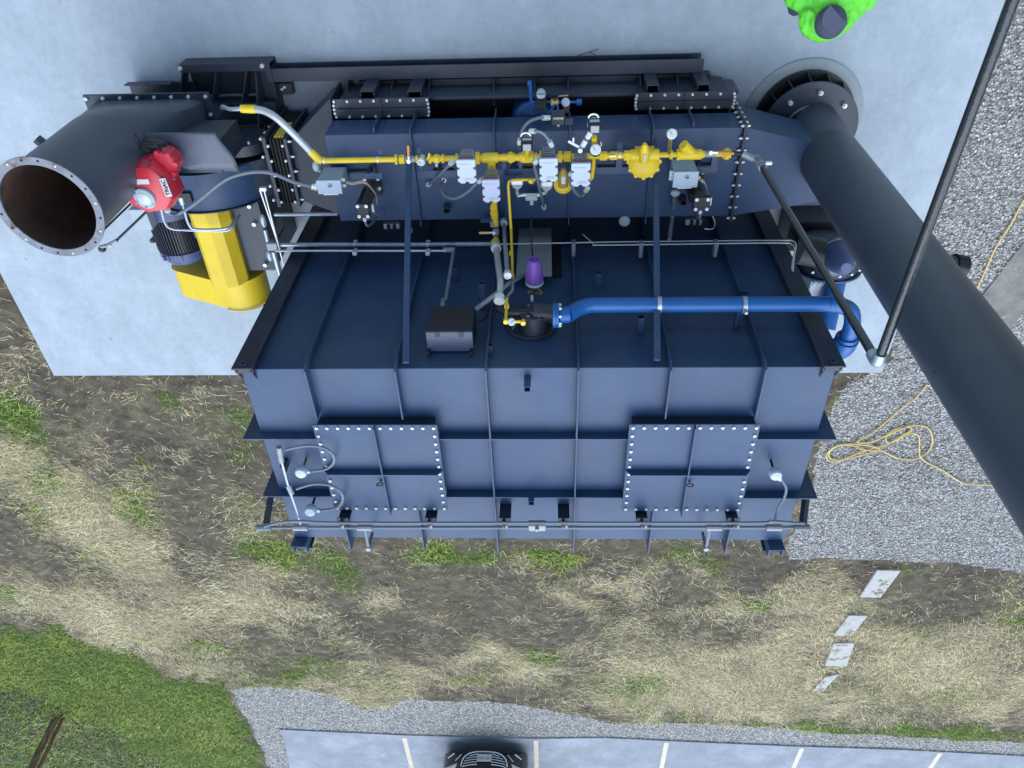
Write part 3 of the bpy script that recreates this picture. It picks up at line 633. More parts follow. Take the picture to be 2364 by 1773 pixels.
# brackets (flat cut plates) standing over the duct
rk = root('pipe_rack', 'flat cut steel rack plates carrying the yellow gas train above the duct', 'pipe support', (-.2, -2.9, ZD))
zr = 1.30
def plate(u0, v0, u1, v1, z=zr, t=.008):
    a, b = pz(u0, v0, z), pz(u1, v1, z); return (a.x, b.x, b.y, a.y, z-t, z)
groups = [[(806,401,884,413),(873,344,883,400.5),(871,342,883,356.5)],[(962,395,1055,411),(966,360,976,394.5),(962,339,972,356)],
          [(1130,391,1240,404),(1157,350,1169,390.5),(1196,350,1206,390.5),(1154,332,1167,346),(1192,332,1204,346)],
          [(1376,387,1482,401),(1424,345,1436,386.5),(1425,329,1437,344)],[(1590,386,1655,400),(1645,355,1655,385.5)],
          [(1163,405,1174,518)],[(1105,505,1175,515)]]
for g in groups[:5]:
    m = MB()
    for k, r_ in enumerate(g): m.box(*plate(*r_, z=zr + (.001 if k == 2 else 0)))
    p = pz((g[0][0]+g[0][2])/2, g[0][3]-1, zr); m.box(p.x-.02, p.x+.02, p.y-.0, p.y+.008, ZD+.001, zr-.009)
    m.build('rack_plate', PAINT, rk, bevel=.002)
pa, pb = pz(1168, 405, 1.38), py(1173, 520, -3.55)
MB().bar(pa, pb, .045, .02, (0,1,1)).build('support_arm', PAINT, rk)
p = py(1140, 510, -3.5); MB().box(p.x-.13, p.x+.15, p.y-.02, p.y+.02, p.z-.01, p.z).build('support_arm', PAINT, rk)
# raised rims on the duct roof, then strips of painted shade
for u0, u1, v0, v1 in ((800, 870, 372, 398), (1590, 1645, 362, 384)):
    a, b = pz(u0, v0, ZD+.003), pz(u1, v1, ZD+.003)
    m = MB(); m.box(a.x, b.x, b.y, b.y+.03, ZD+.002, ZD+.05); m.box(b.x-.02, b.x, b.y+.031, a.y, ZD+.002, ZD+.05); m.build('hatch_rim', PAINT2, du)
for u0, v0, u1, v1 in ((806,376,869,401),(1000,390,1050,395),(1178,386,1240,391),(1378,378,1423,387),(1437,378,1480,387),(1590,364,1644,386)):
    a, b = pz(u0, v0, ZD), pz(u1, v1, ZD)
    MB().box(a.x, b.x, b.y, b.y+(.035 if v1-v0 < 15 else .03), ZD+.001, ZD+.004).build('slot_shade', DARK, du)  # flat black strips paint the shade beneath the rack plates
# small square tube ends on the roof of the duct
for u, v in ((1034, 474), (1574, 455)):
    p = pz(u, v, ZD); m = MB()
    for (a, b, c, d) in ((-.03,.03,-.03,-.025),(-.03,.03,.025,.03),(-.03,-.025,-.025,.025),(.025,.03,-.025,.025)): m.box(p.x+a, p.x+b, p.y+c, p.y+d, ZD+.001, ZD+.12)
    m.box(p.x-.024, p.x+.024, p.y-.024, p.y+.024, ZD+.001, ZD+.02)
    m.build('tube_stub', PAINT2, du)

# left hopper + bellows
hp = root('inlet_hopper', 'dark sloping duct piece between the fan bellows and the manifold', 'duct', (-2.25, -3, 0))
A0 = [(XL-.001, -2.47, .12), (XL-.001, -3.52, .12), (XL-.001, -3.52, .98), (XL-.001, -2.47, .62)]
B0 = [(-2.50, -2.80, .15), (-2.50, -3.40, .15), (-2.50, -3.40, .88), (-2.50, -2.80, .82)]
MB().hexa(A0, B0).build('sloping_shell', PAINT2, hp, bevel=.004)
MB().box(-2.528, -2.50, -3.44, -2.74, .1, .94).build('end_flange', PAINT2, hp)
bolt_parts([(-2.499, y, .9) for y in (-2.78,-2.93,-3.08,-3.23,-3.38)], hp, .013, .025, (1,0,0))
bl = root('expansion_bellows', 'black rubber expansion joint with bolted flanges beside the fan', 'expansion joint', (-2.6, -3.05, .1))
m = MB(); n_ = 9
for i in range(n_):
    x0 = -2.53 - i*.017; g = .0 if i % 2 else .028
    m.box(x0-.0165, x0, -3.40-g, -2.78+g, .14-g*.5, .86+g)
m.build('rubber_fold', RUBBER, bl)
bolt_parts([(-2.54, y, .94) for y in (-2.8,-2.95,-3.1,-3.25,-3.38)] + [(-2.68, y, .94) for y in (-2.8,-2.95,-3.1,-3.25,-3.38)], bl, .013, .02)
tg = MB().box(-2.64, -2.55, -2.76, -2.74, .5, .86).build('warning_tag', mat('yellow_tag', (.5, .38, .05), .6), bl)

# ================================================================== SKID ALONG THE NEAR SIDE
sk = root('base_skid', 'long dark steel beam frame along the near foot of the machine', 'skid frame', (-.6, -2.45, 0))
bx0, bx1 = pz(612, 165, .2).x, pz(1626, 137, .2).x; by = pz(1100, 148, .2).y
m = MB(); m.box(bx0, bx1, by-.13, by, .185, .2); m.box(bx0, bx1, by-.07, by-.055, .02, .184); m.box(bx0, bx1, by-.13, by, .005, .019); m.build('edge_beam', PAINT2, sk, bevel=.003)
MB().box(bx0+.9, bx1+.1, -2.64, -2.48, .005, .1).build('inner_beam', PAINT2, sk, bevel=.003)
MB().box(bx0+.9, bx1+.35, -3.45, -2.66, .002, .03).build('floor_plate', BLACK, sk)
for u in (802, 905, 990, 1140, 1233, 1310, 1475, 1560):
    x = pz(u, 180, .2).x; MB().prism([(x, by-.131, .02), (x, by-.131, .19), (x, -2.47, .3), (x, -2.64, .42), (x, -2.64, .02)], (.012, 0, 0)).build('web_plate', PAINT2, sk)
for u0, u1, vt in ((828, 868, 211), (938, 977, 211), (1493, 1527, 197), (1610, 1645, 195)):
    a, b = pz(u0, vt-36, .1), pz(u1, vt-36, .1); h = py(u0, vt, a.y).z; w_ = (b.x-a.x)*.78; x0 = py((u0+u1)/2-2, vt, a.y).x - w_/2; t = .008
    m = MB(); y0, y1 = a.y-.09, a.y
    m.box(x0, x0+w_, y1-t, y1, .1, h); m.box(x0, x0+w_, y0, y0+t, .1, h); m.box(x0, x0+t, y0+t, y1-t, .1, h); m.box(x0+w_-t, x0+w_, y0+t, y1-t, .1, h); m.box(x0+t, x0+w_-t, y0+t, y1-t, .1, .16)
    m.build('lifting_pocket', PAINT2, sk, bevel=.002)
MB().box(bx0+.95, bx1+.32, -2.555, -2.54, .1, .44).build('front_panel', STACKP, sk)
MB().box(bx0+.95, bx1+.32, -2.57, -2.5555, .426, .44).build('panel_lip', PAINT2, sk)
# small joint plate with two nuts left
a = pz(652, 205, .1); MB().box(a.x-.1, a.x+.1, a.y-.06, a.y+.05, .005, .1).build('joint_plate', PAINT2, sk); bolt_parts([(a.x, a.y, .1), (a.x+.03, a.y+.02, .1)], sk, .015, .02)

# ================================================================== STACK
st = root('exhaust_stack', 'tall dark round steel stack on a gusseted ring base, rising toward the camera', 'stack', SC)
SO = Vector((.04,.034,0)); MB().cyl(SC+SO+Vector((0,0,.30)), SC+SO*.6+Vector((0,0,1.0)), .235, n=64, caps=False).build('stem', STACKP, st, smooth=True)
MB().lathe(SC+Vector((0,0,.95)), (0,0,1), [(.236,0),(.27,.06),(.27,5.95)], 80, False).build('barrel', STACKP, st, smooth=True)
fl = MB().ring(SC+Vector((0,0,.285)), (0,0,1), SR+.001, .475, .018, 56).build('base_flange', PAINT2, st, bevel=.003)
MB().ring(SC+Vector((0,0,.303)), (0,0,1), SR+.001, SR+.016, .012, 40).build('weld_ring', CASTG, st)
pts = [SC + Vector((.375*math.cos(a), .375*math.sin(a), .303)) for a in [math.radians(89+i*45-48) for i in range(8)]]
bolt_parts(pts, fl, .024, .045)
m = MB()
for i in range(16):
    a = i*math.pi/8+.12; d = Vector((math.cos(a), math.sin(a), 0)); n_ = Vector((-d.y, d.x, 0))*.006
    m.hexa([SC+d*SR+n_+Vector((0,0,.08)), SC+d*.5+n_+Vector((0,0,.08)), SC+d*.5-n_+Vector((0,0,.08)), SC+d*SR-n_+Vector((0,0,.08))], [SC+d*SR+n_+Vector((0,0,.283)), SC+d*.46+n_+Vector((0,0,.283)), SC+d*.46-n_+Vector((0,0,.283)), SC+d*SR-n_+Vector((0,0,.283))])
m.build('base_gussets', BLACK, st)
MB().cyl(SC+Vector((0,0,.05)), SC+Vector((0,0,.29)), SR-.01, n=40).build('inner_sleeve', BLACK, st)
MB().ring(SC+Vector((0,0,.05)), (0,0,1), SR, .51, .02, 40).build('base_plate', BLACK, st)
# saddle collar where the duct meets, sample port and small hole
a0 = math.atan2(-.02, -1)
pp = px(2236, 572, SC.x+.5)
d = Vector((.97, -.2, 0)).normalized(); hz = pp.z
port = MB(); port.cyl(SC+d*(.27)+Vector((0,0,hz)), SC+d*(.44)+Vector((0,0,hz)), .07, n=20); port.build('sample_port', STACKP, st, smooth=True)
MB().cyl(SC+d*(.441)+Vector((0,0,hz)), SC+d*(.53)+Vector((0,0,hz)), .088, n=20).build('port_cap', BLACK, st, smooth=True)
# small scorch hole seen on barrel
r_ = ray(2157, 862); dx, dy = r_.x, r_.y; A_ = dx*dx+dy*dy; B_ = -2*(dx*SC.x+dy*SC.y); C_ = SC.x**2+SC.y**2-.27**2; tt = (-B_-math.sqrt(max(0, B_*B_-4*A_*C_)))/(2*A_); hp_ = CAM + r_*tt
nrm = Vector((hp_.x-SC.x, hp_.y-SC.y, 0)).normalized(); MB().lathe(hp_-nrm*.01, nrm, [(.014,0),(.014,.013)], 10).build('plug', RUST, st)
# ================================================================== CONDUITS OVER THE FAR EDGE OF THE CHAMBER
zc = ZT + .26
tc_ = root('roof_conduit', 'pair of grey conduits running along the far roof edge of the chamber', 'conduit', (0, pz(1200, 1212, zc).y, ZT))
def cpts(L, z): return [pz(u, v, z) for u, v in L]
A = cpts([(610,1216),(645,1206),(700,1203),(780,1207),(1240,1207),(1740,1207),(1775,1203),(1830,1207),(1858,1208)], zc+.03)
MB().tube(A, .0135, 8, 3).build('conduit', FLEX, tc_, smooth=True)
B = cpts([(610,1218),(1240,1218),(1858,1218)], zc)
MB().tube(B, .015, 8).build('conduit', FLEX, tc_, smooth=True)
for u in (610, 694, 842, 1648, 1786, 1850):
    p = pz(u, 1218, zc); MB().cyl(p-Vector((.07,0,0)), p+Vector((.07,0,0)), .032, n=10).build('conduit_fitting', CASTG if u not in (610,1850) else FLEX, tc_, smooth=True)
p = pz(1240, 1212, zc); MB().box(p.x-.085, p.x+.085, p.y-.045, p.y+.045, p.z-.03, p.z+.045).build('junction_fitting', CASTG, tc_, bevel=.012); MB().cyl(p+Vector((0,.02,.046)), p+Vector((0,.02,.085)), .018, n=8).build('fitting_plug', CASTG, tc_)
for u, dark in ((790,1),(992,1),(1165,1),(1302,1),(1484,1),(1695,1)):
    p = pz(u, 1210, zc); m = MB(); m.box(p.x-.055, p.x+.055, p.y-.02, p.y-.012, ZT+.001, zc-.035); m.box(p.x-.055, p.x+.055, p.y-.011, p.y+.045, zc-.04, zc-.034)
    m.build('stand', PAINT2, tc_)
    m = MB(); m.ring(p+Vector((-.02,0,0)), (1,0,0), .0205, .034, .025, 12); m.build('clamp', BLACK, tc_)
    m = MB(); m.ring(p+Vector((.012,.02,.03)), (1,0,0), .0175, .03, .02, 12); m.build('clamp', CASTG, tc_)
for u, u1 in ((842, 851), (1639, 1630)):
    p = pz(u, 1218, zc); q2 = pz(u1, 1266, zc); MB().tube([p, q2, q2+Vector((0,-.01,-.2))], .016, 8).build('drop_pipe', FLEX, tc_, smooth=True); MB().cyl(q2+Vector((0,-.0,-.03)), q2+Vector((0,0,.02)), .026, n=10).build('drop_cap', CASTG, tc_)
for s, x, u in ((-1, XA-.12, 612), (1, XB+.12, 1856)):
    e = pz(u, 1217, zc); y0 = pz(1240, 1140, ZT).y
    MB().bar((x, y0-.02, ZT-.15), (e.x, e.y, zc-.04), .05, .05).build('bracket_arm', PAINT2, tc_)
# probes with flexible tails
def probe(u, v, zz_, stem, lb, tail):
    p = pz(u, v, zz_); r_ = root('temperature_probe', lb, 'probe', Vector((p.x, p.y, ZT)), 'temperature probes on the chamber roof')
    b = Vector((p.x, p.y, ZT))
    MB().cyl(b, p-Vector((0,0,.05)), .012, n=8).build('probe_stem', BRASS if stem else BLACK, r_, smooth=True)
    MB().lathe(p-Vector((0,0,.05)), (0,.1,1), [(.018,0),(.05,.02),(.055,.045),(.055,.085),(.045,.1),(.012,.108)], 18).build('probe_head', WHITE, r_, smooth=True)
    tl = [pz(a, b_, z_) for a, b_, z_ in tail]
    MB().cyl(tl[0], tl[0].lerp(tl[1], .5), .022, n=10).build('gland', ZINC, r_)
    MB().tube(tl, .0125, 8, 6).build('flexible_tail', FLEX, r_, smooth=True)
probe(697, 1088, ZT+.16, 1, 'white domed probe head with looped tail, nearer one at the left roof edge', [(709,1088,ZT+.12),(722,1088,ZT+.12),(755,1082,ZT+.16),(771,1065,ZT+.2),(765,1045,ZT+.22),(738,1031,ZT+.2),(700,1030,ZT+.17),(660,1038,ZT+.14)])
probe(718, 1177, ZT+.16, 0, 'white domed probe head with looped tail beside the far conduit at the left', [(733,1178,ZT+.12),(745,1178,ZT+.12),(778,1172,ZT+.17),(791,1155,ZT+.21),(786,1135,ZT+.23),(760,1120,ZT+.21),(722,1118,ZT+.17),(684,1129,ZT+.14)])
probe(1789, 1093, ZT+.16, 0, 'single white domed probe head near the right roof edge, tail running down', [(1799,1104,ZT+.13),(1806,1110,ZT+.14),(1815,1128,ZT+.16),(1810,1150,ZT+.17),(1797,1172,ZT+.2),(1788,1205,ZT+.26)])
cr = root('roof_riser', 'thin grey conduit with cast elbows crossing the left end of the chamber roof', 'conduit', pz(650,1040,ZT))
MB().tube([pz(646,1036,ZT+.14), pz(652,1072,ZT+.14), pz(668,1130,ZT+.15), pz(682,1170,ZT+.2), pz(694,1210,ZT+.26)], .013, 8).build('conduit', GALV, cr, smooth=True)
for u, v, u2, v2 in ((644,1032,650,1066),(665,1120,674,1140)):
    MB().tube([pz(u,v,ZT+.14), pz(u2,v2,ZT+.145)], .026, 10).build('cast_elbow', CASTG, cr, smooth=True)
p = pz(660, 1064, ZT); MB().box(p.x-.02, p.x+.03, p.y-.035, p.y+.035, ZT+.001, ZT+.12).build('stand', PAINT2, cr)

# ================================================================== WALL EQUIPMENT
def pbox(ul, ur, vn, vf, vb, zt):
    """axis-aligned box from its top near edge (vn), top far edge (vf), foot of its near side (vb) and top height"""
    a, b = pz(ul, vn, zt), pz(ur, vn, zt); y1 = pz((ul+ur)/2, vf, zt).y; zb = py((ul+ur)/2, vb, a.y).z
    return a.x, b.x, y1, a.y, zb, zt
# control box
x0, x1, y1, y0, zb, zt = pbox(984, 1090, 766, 803, 708, 2.77)
y1 = YW + .02
cb = root('control_box', 'black steel electrical box with two latches on its lid, on the chamber wall', 'electrical box', ((x0+x1)/2, YW, zb))
MB().box(x0, x1, y1, y0, zb, zt).build('housing', BLACK, cb, bevel=.004)
MB().box(x0-.004, x1+.004, y1-.004, y0+.01, zt+.001, zt+.022).build('lid', mat('lid_paint', (.06,.085,.14), .35), cb, bevel=.004)
for f in (.24, .76): x = x0+(x1-x0)*f; MB().box(x-.018, x+.018, y0-.03, y0+.018, zt+.0225, zt+.034).build('latch', BLACK, cb)
for f in (.03, .97): x = x0+(x1-x0)*f; MB().box(x-.012, x+.012, YW+.001, YW+.05, zt+.023, zt+.08).build('wall_bracket', BLACK, cb)
# grey sheet in front of the dark wall gap
a, b = py(1198, 527, YW+.12), py(1274, 637, YW+.12)
tag(MB().box(a.x, b.x, YW+.112, YW+.12, a.z, b.z).build('blank_plate', mat('matt_grey_sheet', (.26, .28, .3), .55), bevel=.002), 'plain matt grey rectangular plate standing against the dark chamber wall', 'plate')
a, b = py(1275, 560, YW+.02), py(1297, 637, YW+.02); MB().box(a.x, b.x, YW+.001, YW+.02, a.z, b.z).build('dark_void_panel', DARK, ch)  # flat black panel standing in for the dark void beside the plate

# burner and blue air pipe
bn = root('burner', 'black cast burner body with round cover bolted to the chamber wall', 'burner', (bc.x, YW, bc.z))
BY = YW + .17
c0 = py(1232, 728, BY)
MB().cyl((c0.x, YW+.036, c0.z), (c0.x, BY+.02, c0.z), .125, .105, n=28).build('body', CASTB, bn, smooth=True)
MB().lathe((c0.x, BY+.021, c0.z), (0,1,0), [(.125,0),(.125,.018),(.06,.02),(.055,.05),(.0,.052)], 28).build('cover', CASTB, bn, smooth=True)
MB().cyl((c0.x, YW+.2, c0.z+.0), (c0.x+.19, YW+.2, c0.z+.0), .088, .08, n=22).build('air_inlet', CASTB, bn, smooth=True)
MB().tube([(c0.x-.05, YW+.2, c0.z-.01), (c0.x-.2, YW+.2, c0.z-.01), py(1152, 712, YW+.2), py(1150, 700, YW+.2)], .04, 12, 4).build('gas_inlet_elbow', BLACK, bn, smooth=True)
for i in range(6):
    a = i*math.pi/3; MB().cyl((c0.x+.09*math.cos(a), BY+.04, c0.z+.09*math.sin(a)), (c0.x+.09*math.cos(a), BY+.052, c0.z+.09*math.sin(a)), .011, n=6).build('bolt', CASTG, bn)
bp = root('blue_air_pipe', 'bright blue painted air pipe with an S-bend along the chamber wall', 'pipe', (1.2, -3.6, 2.4))
YP = YW + .3
BP = [(1268,728),(1290,729),(1313,726),(1336,712),(1362,705),(1400,704),(1600,703),(1760,702),(1912,702)]
P = [py(u, v, YP) for u, v in BP]
MB().tube(P[2:], .066, 20, 4).build('pipe', BLUE, bp, smooth=True)
MB().cyl(P[0]+Vector((.03,0,0)), P[0]+Vector((.055,0,0)), .105, n=28).build('end_flange', BLUE, bp)
MB().cyl(P[0]+Vector((.058,0,0)), P[0]+Vector((.08,0,0)), .105, n=28).build('end_flange', BLUE, bp)
MB().tube([P[0]+Vector((.08,0,0)), P[2]+Vector((.002,0,0))], .07, 20).build('flange_neck', BLUE, bp, smooth=True)
c_ = P[0]+Vector((.081,0,0)); bolt_parts([c_+Vector((0,.088*math.cos(a),.088*math.sin(a))) for a in [i*math.pi/4+.3 for i in range(8)]], bp, .012, .015, (1,0,0))
p0 = P[-1]
zq = p0.z
e1 = [p0, p0+Vector((.09,-.01,0)), p0+Vector((.2,-.07,-.0)), p0+Vector((.245,-.2,-.0)), p0+Vector((.25,-.36,-.02))]
MB().tube(e1, .068, 20, 5).build('pipe_elbow', BLUE, bp, smooth=True)
e2 = [p0+Vector((.25,-.37,-.02)), p0+Vector((.25,-.5,-.07)), p0+Vector((.22,-.62,-.2)), p0+Vector((.14,-.66,-.42)), p0+Vector((.1,-.66,-.8))]
MB().tube(e2, .1, 20, 5).build('pipe_bend', BLUE, bp, smooth=True)
MB().cyl(p0+Vector((.25,-.355,-.02)), p0+Vector((.25,-.385,-.02)), .088, n=24).build('weld_collar', BLUE, bp)
for u, kk in ((1521, 0), (1717, 1)):
    q = py(u, 703, YP); r_ = MB().ring(q-Vector((.018,0,0)), (1,0,0), .067, .074, .036, 28).build('pipe_clamp', GALV, bp, smooth=True)
    if kk:
        MB().box(q.x-.012, q.x+.012, q.y-.02, q.y+.0, q.z+.075, q.z+.12).build('clamp_bolt', GALV, bp)
        MB().box(q.x-.025, q.x-.015, YW+.001, q.y-.03, q.z-.09, q.z-.05).build('clamp_bracket', PAINT, bp)
        a = py(1714, 672, YP+.02); MB().box(a.x-.035, a.x+.035, YW+.02, YP+.05, q.z-.14, q.z-.13).build('clamp_bracket', PAINT, bp)

# flame scanner on the burner
fs = root('flame_scanner', 'purple ribbed conical flame scanner above the burner', 'flame scanner', py(1234, 655, BY+.1))
o_ = py(1234, 652, BY+.12); e_ = pz(1233, 600, o_.z+.03); ax = (e_-o_); L_ = ax.length; ax.normalize()
m = MB(); prof = []
for k in range(7): prof.append((.078-.028*k/6, .03+k/6*(L_-.03)))
m.lathe(o_, ax, [(.06,.02)]+prof+[(.042, L_+.005), (.036, L_-.015)], 26); m.build('ribbed_cap', PURPLE, fs, smooth=True)
m = MB(); x_, y_, a_ = frame(ax)
for k in range(13):
    t = 2*math.pi*k/13; d = x_*math.cos(t)+y_*math.sin(t)
    m.hexa([o_+ax*.04+d*.076-x_*.002, o_+ax*.04+d*.076+x_*.002, o_+ax*.04+d*.082+x_*.002, o_+ax*.04+d*.082-x_*.002], [o_+ax*L_*.95+d*.050-x_*.002, o_+ax*L_*.95+d*.050+x_*.002, o_+ax*L_*.95+d*.055+x_*.002, o_+ax*L_*.95+d*.055-x_*.002])
m.build('cap_ribs', PURPLE, fs)
MB().lathe(o_, ax, [(.03,-.03),(.07,-.015),(.082,.0),(.08,.02)], 24).build('base_ring', WHITE, fs, smooth=True)
MB().cyl(o_-ax*.03, o_-ax*.12, .018, n=10).build('sight_tube', BRASS, fs); MB().cyl(py(1228, 683, BY+.06), py(1228, 697, BY+.04), .013, n=8).build('ignition_stub', WHITE, fs)
MB().tube([o_-ax*.05+Vector((.02,0,0)), o_-ax*.1+Vector((.06,-.03,0)), o_-ax*.08+Vector((-.05,-.03,-.02)), py(1222, 678, BY)], .007, 6, 4).build('lead', ORANGE, fs)
tag(MB().tube([py(1213,631,BY+.12), py(1195,643,BY+.16), py(1170,658,BY+.2), py(1140,682,BY+.14), py(1114,702,y0+.02), py(1098,714,y0-.0)], .021, 8, 6).build('flexible_conduit', FLEX, smooth=True), 'thick grey flexible conduit between the purple scanner and the black control box', 'conduit')
tag(MB().tube([py(1230,592,BY+.3), py(1227,560,BY+.5), pz(1226,500,1.3)], .007, 6, 4).build('rod_cable', BLACK, smooth=True), 'thin straight black cable rising from the duct to the purple flame scanner', 'cable')
tag(MB().tube([py(1100,742,YW+.2), py(1112,741,YW+.15), py(1124,730,YW+.1), py(1131,705,YW+.1)], .009, 6, 5).build('control_cable', BLACK, smooth=True), 'thin black cable curling out of the right side of the control box', 'cable')

# wall conduits
wc = root('wall_conduit', 'thick and thin galvanised conduit pair strapped low across the left half of the chamber wall', 'conduit', (-1.5, YW+.2, 1.2))
yc = YW+.2
MB().tube([py(623,565,yc), py(950,565,yc), py(1142,563,yc)], .022, 10).build('conduit', GALV, wc, smooth=True)
MB().tube([py(636,579,yc), py(950,579,yc), py(1030,579,yc)], .012, 8).build('thin_conduit', GALV, wc, smooth=True)
MB().tube([py(1024,577,yc), py(1050,577,yc)], .026, 10).build('elbow_box', CASTG, wc, smooth=True)
MB().tube([py(1047,580,yc), py(1028,696,YW+.12)], .017, 8).build('drop_conduit', FLEX, wc, smooth=True)
MB().tube([py(1023,693,YW+.12), py(1021,712,YW+.14)], .024, 8).build('conduit_gland', GALV, wc, smooth=True)
for u in (820, 988):
    for v, r_ in ((560,.03),(580,.022)):
        q = py(u, v+2, yc); MB().box(q.x-.022, q.x+.022, q.y-.02, q.y+.02, q.z-.045, q.z+.045).build('strap', ZINC, wc, bevel=.008)
sp = root('silver_tubing', 'twin thin silver tubes strapped along the right half of the chamber wall', 'tubing', (1, YW+.2, 1.3))
for k, pts in enumerate(([(1142,564),(1300,561),(1480,558),(1790,555),(1828,556),(1836,562),(1837,575),(1830,600),(1828,622)], [(1346,541),(1371,564),(1376,566),(1480,565),(1790,561),(1826,564),(1833,570),(1834,585),(1832,610),(1831,626)])):
    MB().tube([py(u, v, yc) for u, v in pts], .0065, 6, 3).build('tube', ZINC, sp, smooth=True)
for u, v in ((1324,561),(1480,562),(1653,560)):
    q = py(u, v, yc); MB().box(q.x-.02, q.x+.02, YW+.06, q.y+.018, q.z-.045, q.z+.045).build('strap', GALV, sp, bevel=.006)
sc = root('side_conduit', 'bundle of galvanised conduits with oval cast bodies at the left end of the chamber', 'conduit', (-2.8, -3.5, 1.2))
zs_ = 1.25
MB().tube([pz(612,530,zs_), pz(619,560,zs_)], .022, 10).build('conduit', GALV, sc, smooth=True)
MB().ball(pz(608,510,zs_), .075, 14, 8, (.42,1,.42)).build('oval_body', GALV, sc, smooth=True)
MB().ball(pz(623,590,zs_-.03), .07, 14, 8, (.5,1,.5)).build('oval_body', GALV, sc, smooth=True)
MB().box(*(lambda p: (p.x-.05, p.x+.07, p.y-.05, p.y+.045, p.z-.05, p.z+.04))(pz(628,566,zs_))).build('junction_block', CASTG, sc, bevel=.012)
MB().tube([pz(632,580,zs_), pz(652,655,zs_-.01), pz(668,720,zs_-.02)], .03, 10).build('large_conduit', GALV, sc, smooth=True)
for a, b in (((600,438),(648,580)),((609,436),(662,640))): MB().tube([pz(*a, zs_+.05), pz(*b, zs_)], .008, 6).build('thin_tube', ZINC, sc, smooth=True)
MB().box(*(lambda p: (p.x-.03, p.x+.03, p.y-.015, p.y+.015, p.z-.02, p.z+.02))(pz(608,436,zs_+.05))).build('tube_clip', ZINC, sc)
MB().tube([pz(634,495,.95), pz(780,494,.95)], .02, 10).build('cross_conduit', GALV, sc, smooth=True)
# ================================================================== GAS TRAIN
ZG = 1.5
def g(u, v=365, z=ZG): return pz(u, v, z)
gt = root('gas_train', 'yellow threaded gas pipe run with tees, unions and reducers above the dark duct', 'gas piping', g(1200))
YG = g(1200, 364).y
def gx(u): return pz(u, 365, ZG).x
def gp(u, dz=0, dy=0): return Vector((gx(u), pz(u, 371-(u-745)*.017, ZG).y + dy, ZG + dz))
def seg(name, u0, u1, r, m=YEL, n=14, r2=None): return MB().cyl(gp(u0), gp(u1), r, r2, n=n).build(name, m, gt, smooth=True)
seg('pipe', 742, 912, .0245)
seg('pipe', 990, 1060, .026); seg('pipe', 1098, 1250, .031); seg('pipe', 1285, 1470, .027); seg('pipe', 1510, 1680, .024); seg('pipe', 900, 990, .019, CASTG)
seg('black_nipple', 1683, 1712, .021, BLACK)
for u0, u1, r in ((912,918,.04),(922,934,.036),(960,966,.03),(975,981,.034),(990,996,.036),(1020,1026,.036),(1052,1058,.04),(1098,1108,.05),(1112,1118,.036),(1176,1182,.046),(1172,1188,.038),(1200,1206,.036),(1233,1240,.036),(1246,1250,.05),(1289,1298,.046),(1302,1318,.042),(1384,1401,.036),(1408,1424,.034),(1440,1458,.04),(1515,1520,.034),(1545,1552,.036),(1610,1618,.04),(1618,1624,.03),(1666,1672,.034),(1671,1680,.046),(1681,1685,.034)):
    seg('union_nut', u0, u1, r*1.14, YEL, 8)
MB().tube([gp(1118), gp(1150)], .045, 16).build('tee', YEL, gt, smooth=True); MB().cyl(gp(1134), gp(1134, 0, -.1), .038, n=14).build('tee_branch', YEL, gt, smooth=True)
MB().tube([gp(1205), gp(1232)], .05, 16).build('tee', YEL, gt, smooth=True)
for u in (748, 872, 1161, 1199, 1430): MB().ring(gp(u)-Vector((.006,0,0)), (1,0,0), .0255, .03, .012, 18).build('pipe_strap', ZINC, gt, smooth=True)
MB().ball(gp(1008), .042, 14, 8, (1.1,1,1)).build('valve_body', YEL, gt, smooth=True); MB().cyl(gp(1008,.02,-.02), gp(1008,.05,-.05), .013, n=8).build('valve_screw', ZINC, gt)
# left bend into the braided hose
hs = root('braided_hose', 'grey braided hose with yellow end fittings rising to the left end of the gas piping', 'hose', gp(742))
H = [(735,368),(716,349),(690,322),(660,292),(635,270),(612,257),(590,252)]
hz_ = [ZG, ZG+.02, ZG+.05, ZG+.07, ZG+.07, ZG+.05, ZG+.03]
hp3 = [pz(u, v, z) for (u, v), z in zip(H, hz_)]
MB().tube(hp3[1:], .031, 14, 5).build('braid', BRAID, hs, smooth=True)
MB().tube([gp(742), hp3[0], hp3[1]], [.034,.038,.034], 12).build('end_fitting', YEL, hs, smooth=True)
MB().tube([hp3[-1], pz(557,251,ZG+.02)], [.036,.034], 12).build('end_fitting', YEL, hs, smooth=True)
MB().tube([pz(557,251,ZG+.02), pz(530,252,ZG), pz(515,246,ZG-.15), pz(512,250,ZG-.4)], .018, 8, 3).build('nipple', GALV, hs, smooth=True)
# black riser to the building side
rs = root('black_gas_riser', 'black gas pipe rising from the train to a grey elbow, leaving at upper right', 'pipe', gp(1745))
e0 = gp(1712); R0 = pz(1748, 365, ZG+.02)
ZE = 4.5; E0 = pz(2026, 838, ZE); E1 = pz(2338, 0, ZE); EX = E0 + (E1-E0)*1.35
MB().tube([e0, R0+Vector((-.04,0,0)), R0, R0+Vector((0,0,.06))], .03, 12, 3).build('elbow', CASTG, rs, smooth=True)
MB().tube([R0+Vector((0,0,.06)), R0.lerp(E0, .5), E0-Vector((0,0,.08))], .0265, 14).build('riser', PIPEB, rs, smooth=True)
for k in (.03, .045, .06): q = R0.lerp(E0, k); MB().cyl(q, q+Vector((0,0,.03)), .036, n=10).build('collar', [CASTG, GALV, CASTG][int(k*100) % 3], rs)
q = R0.lerp(E0, .04); MB().box(q.x+.04, q.x+.10, q.y-.015, q.y+.015, q.z-.02, q.z+.01).build('clamp_tab', ZINC, rs, bevel=.004)
